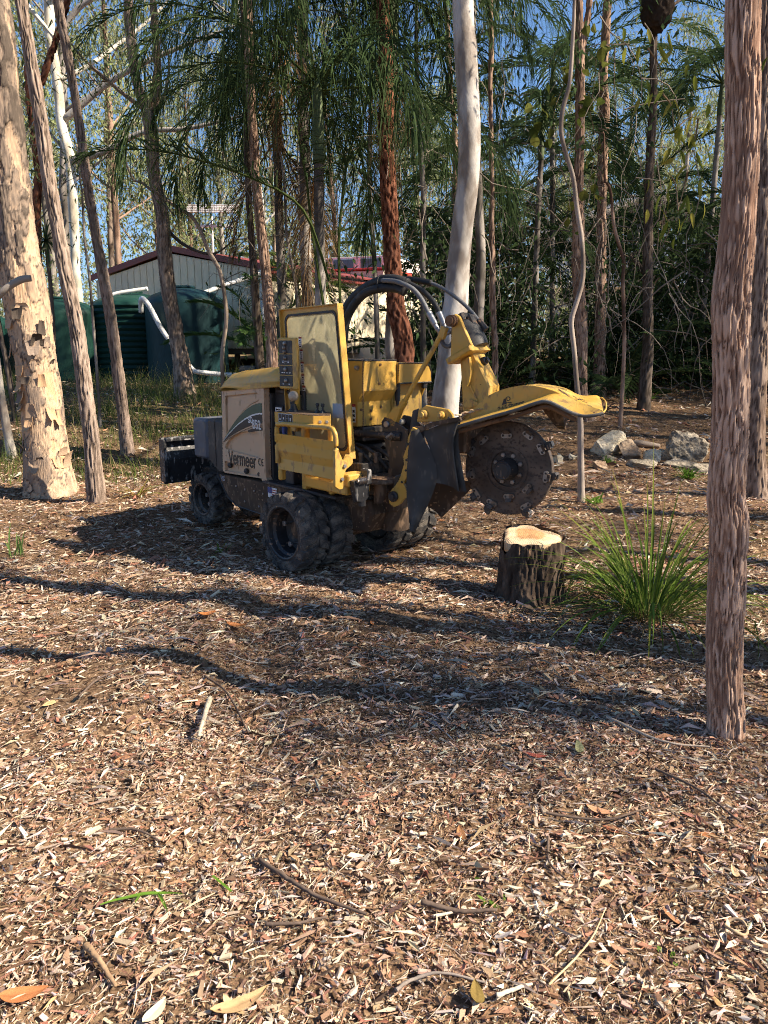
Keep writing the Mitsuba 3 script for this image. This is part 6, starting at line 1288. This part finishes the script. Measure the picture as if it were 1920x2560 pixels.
dead_leaf('broad orange brown leaf at the lower left', -.90, 1.62, .115, .048, .25, (.42, .17, .07))
dead_leaf('cream coloured leaf near the lower edge', -.56, 1.585, .080, .034, 1.1, (.72, .63, .44))
dead_leaf('long pointed tan leaf near the lower edge', -.355, 1.605, .150, .040, .5, (.47, .31, .16), .4)
dead_leaf('dark olive brown upright leaf', .233, 1.62, .07, .035, 1.5, (.17, .12, .04), .4, .03, roll=.5)
dead_leaf('bright orange leaf on the mulch ridge', -1.01, 4.17, .10, .05, .4, (.50, .19, .065), .6, .03)
dead_leaf('flat orange leaf beside the bright orange one', -.84, 4.14, .12, .05, -.2, (.44, .18, .07), .4, .025)
dead_leaf('pinkish brown leaf among the pale chips', .75, 2.39, .10, .03, -.5, (.45, .24, .14))
dead_leaf('greyish green leaf in the shade', .78, 2.80, .10, .035, 1.4, (.25, .25, .13))
dead_leaf('dusky red leaf in the shade', .60, 2.75, .08, .024, -.3, (.36, .10, .07))
LT = [(.45, .22, .10), (.40, .17, .075), (.52, .34, .17), (.34, .17, .09), (.55, .40, .23), (.42, .28, .18), (.30, .11, .06)]
for i in range(110):
    x, y = scatter(srng, 1, 1.45, 8.0, 1.5)
    dead_leaf('dry brown gum leaf lying on the mulch', float(x[0]), float(y[0]), srng.uniform(.05, .115), srng.uniform(.016, .034), srng.rand() * 6.28, np.array(LT[srng.randint(7)]) * srng.uniform(.8, 1.15), srng.uniform(-.1, .6), .012, 'dry gum leaves on the mulch', srng.randn() * .2)
ring = thing('bark_curl', 'curled ring of dry bark at the lower right', 'bark')
a = np.linspace(0, 6.0, 40); p = np.stack([.985 + .028 * np.cos(a), 1.855 + .028 * np.sin(a), float(ground_z(.985, 1.855)) + .022 + .006 * np.sin(a * 2)], -1)
m = tube(p, .0045, 6); put(ring, None, m, 'bark', True, color=np.tile((.38, .28, .18), (len(m.vertices), 1)))
def weed(label, x, y, n_, L, cols, e=(.3, 1.2), w=.005, cat_='plant', name='weed'):
    t = thing(name, label, cat_); r_ = np.random.RandomState(int(abs(x * 100 + y * 10)))
    for i in range(n_):
        az = r_.rand() * 6.28; m, C = blade((x + .03 * r_.randn(), y + .03 * r_.randn(), float(ground_z(x, y))), az, r_.uniform(*e), L * r_.uniform(.6, 1.2), r_.uniform(.3, 1.2), w, np.array(cols[i % len(cols)]) * r_.uniform(.8, 1.2), cols[0], n=7); put(t, 'blade', m, 'leaf', color=C)
GR = [(.13, .24, .035), (.10, .19, .03), (.16, .27, .05)]
weed('bright green sprout at the foot of the crooked sapling', 2.15, 7.72, 34, .13, GR, w=.009)
weed('green weeds between the rocks and the near stringybark', 3.60, 9.0, 60, .22, GR, w=.008)
weed('pale green sprout by the flat grey stone', 2.90, 9.85, 20, .15, GR, w=.008)
weed('small upright grass shoot at the far left', -2.80, 5.69, 9, .26, [(.15, .24, .07)], (.9, 1.5), .006)
weed('small yellow green shoot by the slender trunk', -2.60, 8.0, 22, .25, [(.22, .25, .05), (.26, .14, .05)], w=.010)
weed('tiny green shoot in the middle of the mulch', -1.27, 5.74, 8, .10, GR)
weed('tiny two leaved seedling at the lower right', .77, 1.75, 4, .03, GR, (.2, .9), .006)
weed('tiny green tuft near the lower middle', .31, 2.0, 7, .045, GR)
weed('green shoots on the ground below the dark thicket', 4.9, 14.4, 50, .22, GR, w=.010)
weed('broad leaved green plant on the bank behind the engine hood', -2.35, 10.6, 14, .38, [(.16, .30, .045), (.20, .33, .06)], (.5, 1.3), .030)
gbl = thing('green_blade', 'bent green grass blade lying on the sunlit mulch', 'grass blade')
for pts, w_ in (([(-.83, 1.955), (-.755, 2.015), (-.682, 2.051), (-.61, 2.035)], .0075), ([(-.69, 2.047), (-.627, 1.935)], .005), ([(-.735, 2.03), (-.735, 1.975)], .004)):
    p = spline([(x, y, 0) for x, y in pts], 12); p[:, 2] = ground_z(p[:, 0], p[:, 1]) + .022
    d = np.gradient(p, axis=0); s = np.stack([-d[:, 1], d[:, 0], 0 * d[:, 0]], -1); s /= np.linalg.norm(s, axis=1, keepdims=True); wd = (w_ * np.sin(np.pi * (.12 + .85 * np.linspace(0, 1, 12))))[:, None]
    P = np.stack([p - s * wd, p + [0, 0, -.002], p + s * wd], 1); put(gbl, 'blade', grid_mesh(P), 'leaf', color=np.tile((.13, .25, .035), (36, 1)))
g2 = thing('green_blade', 'short green blade right of the long bent one', 'grass blade')
p = spline([(-.521, 2.051, .022), (-.45, 1.98, .024)], 8); P = np.stack([p - [.003, .003, 0], p + [.003, .003, 0]], 1); put(g2, None, grid_mesh(P), 'leaf', color=np.tile((.13, .25, .035), (16, 1)))
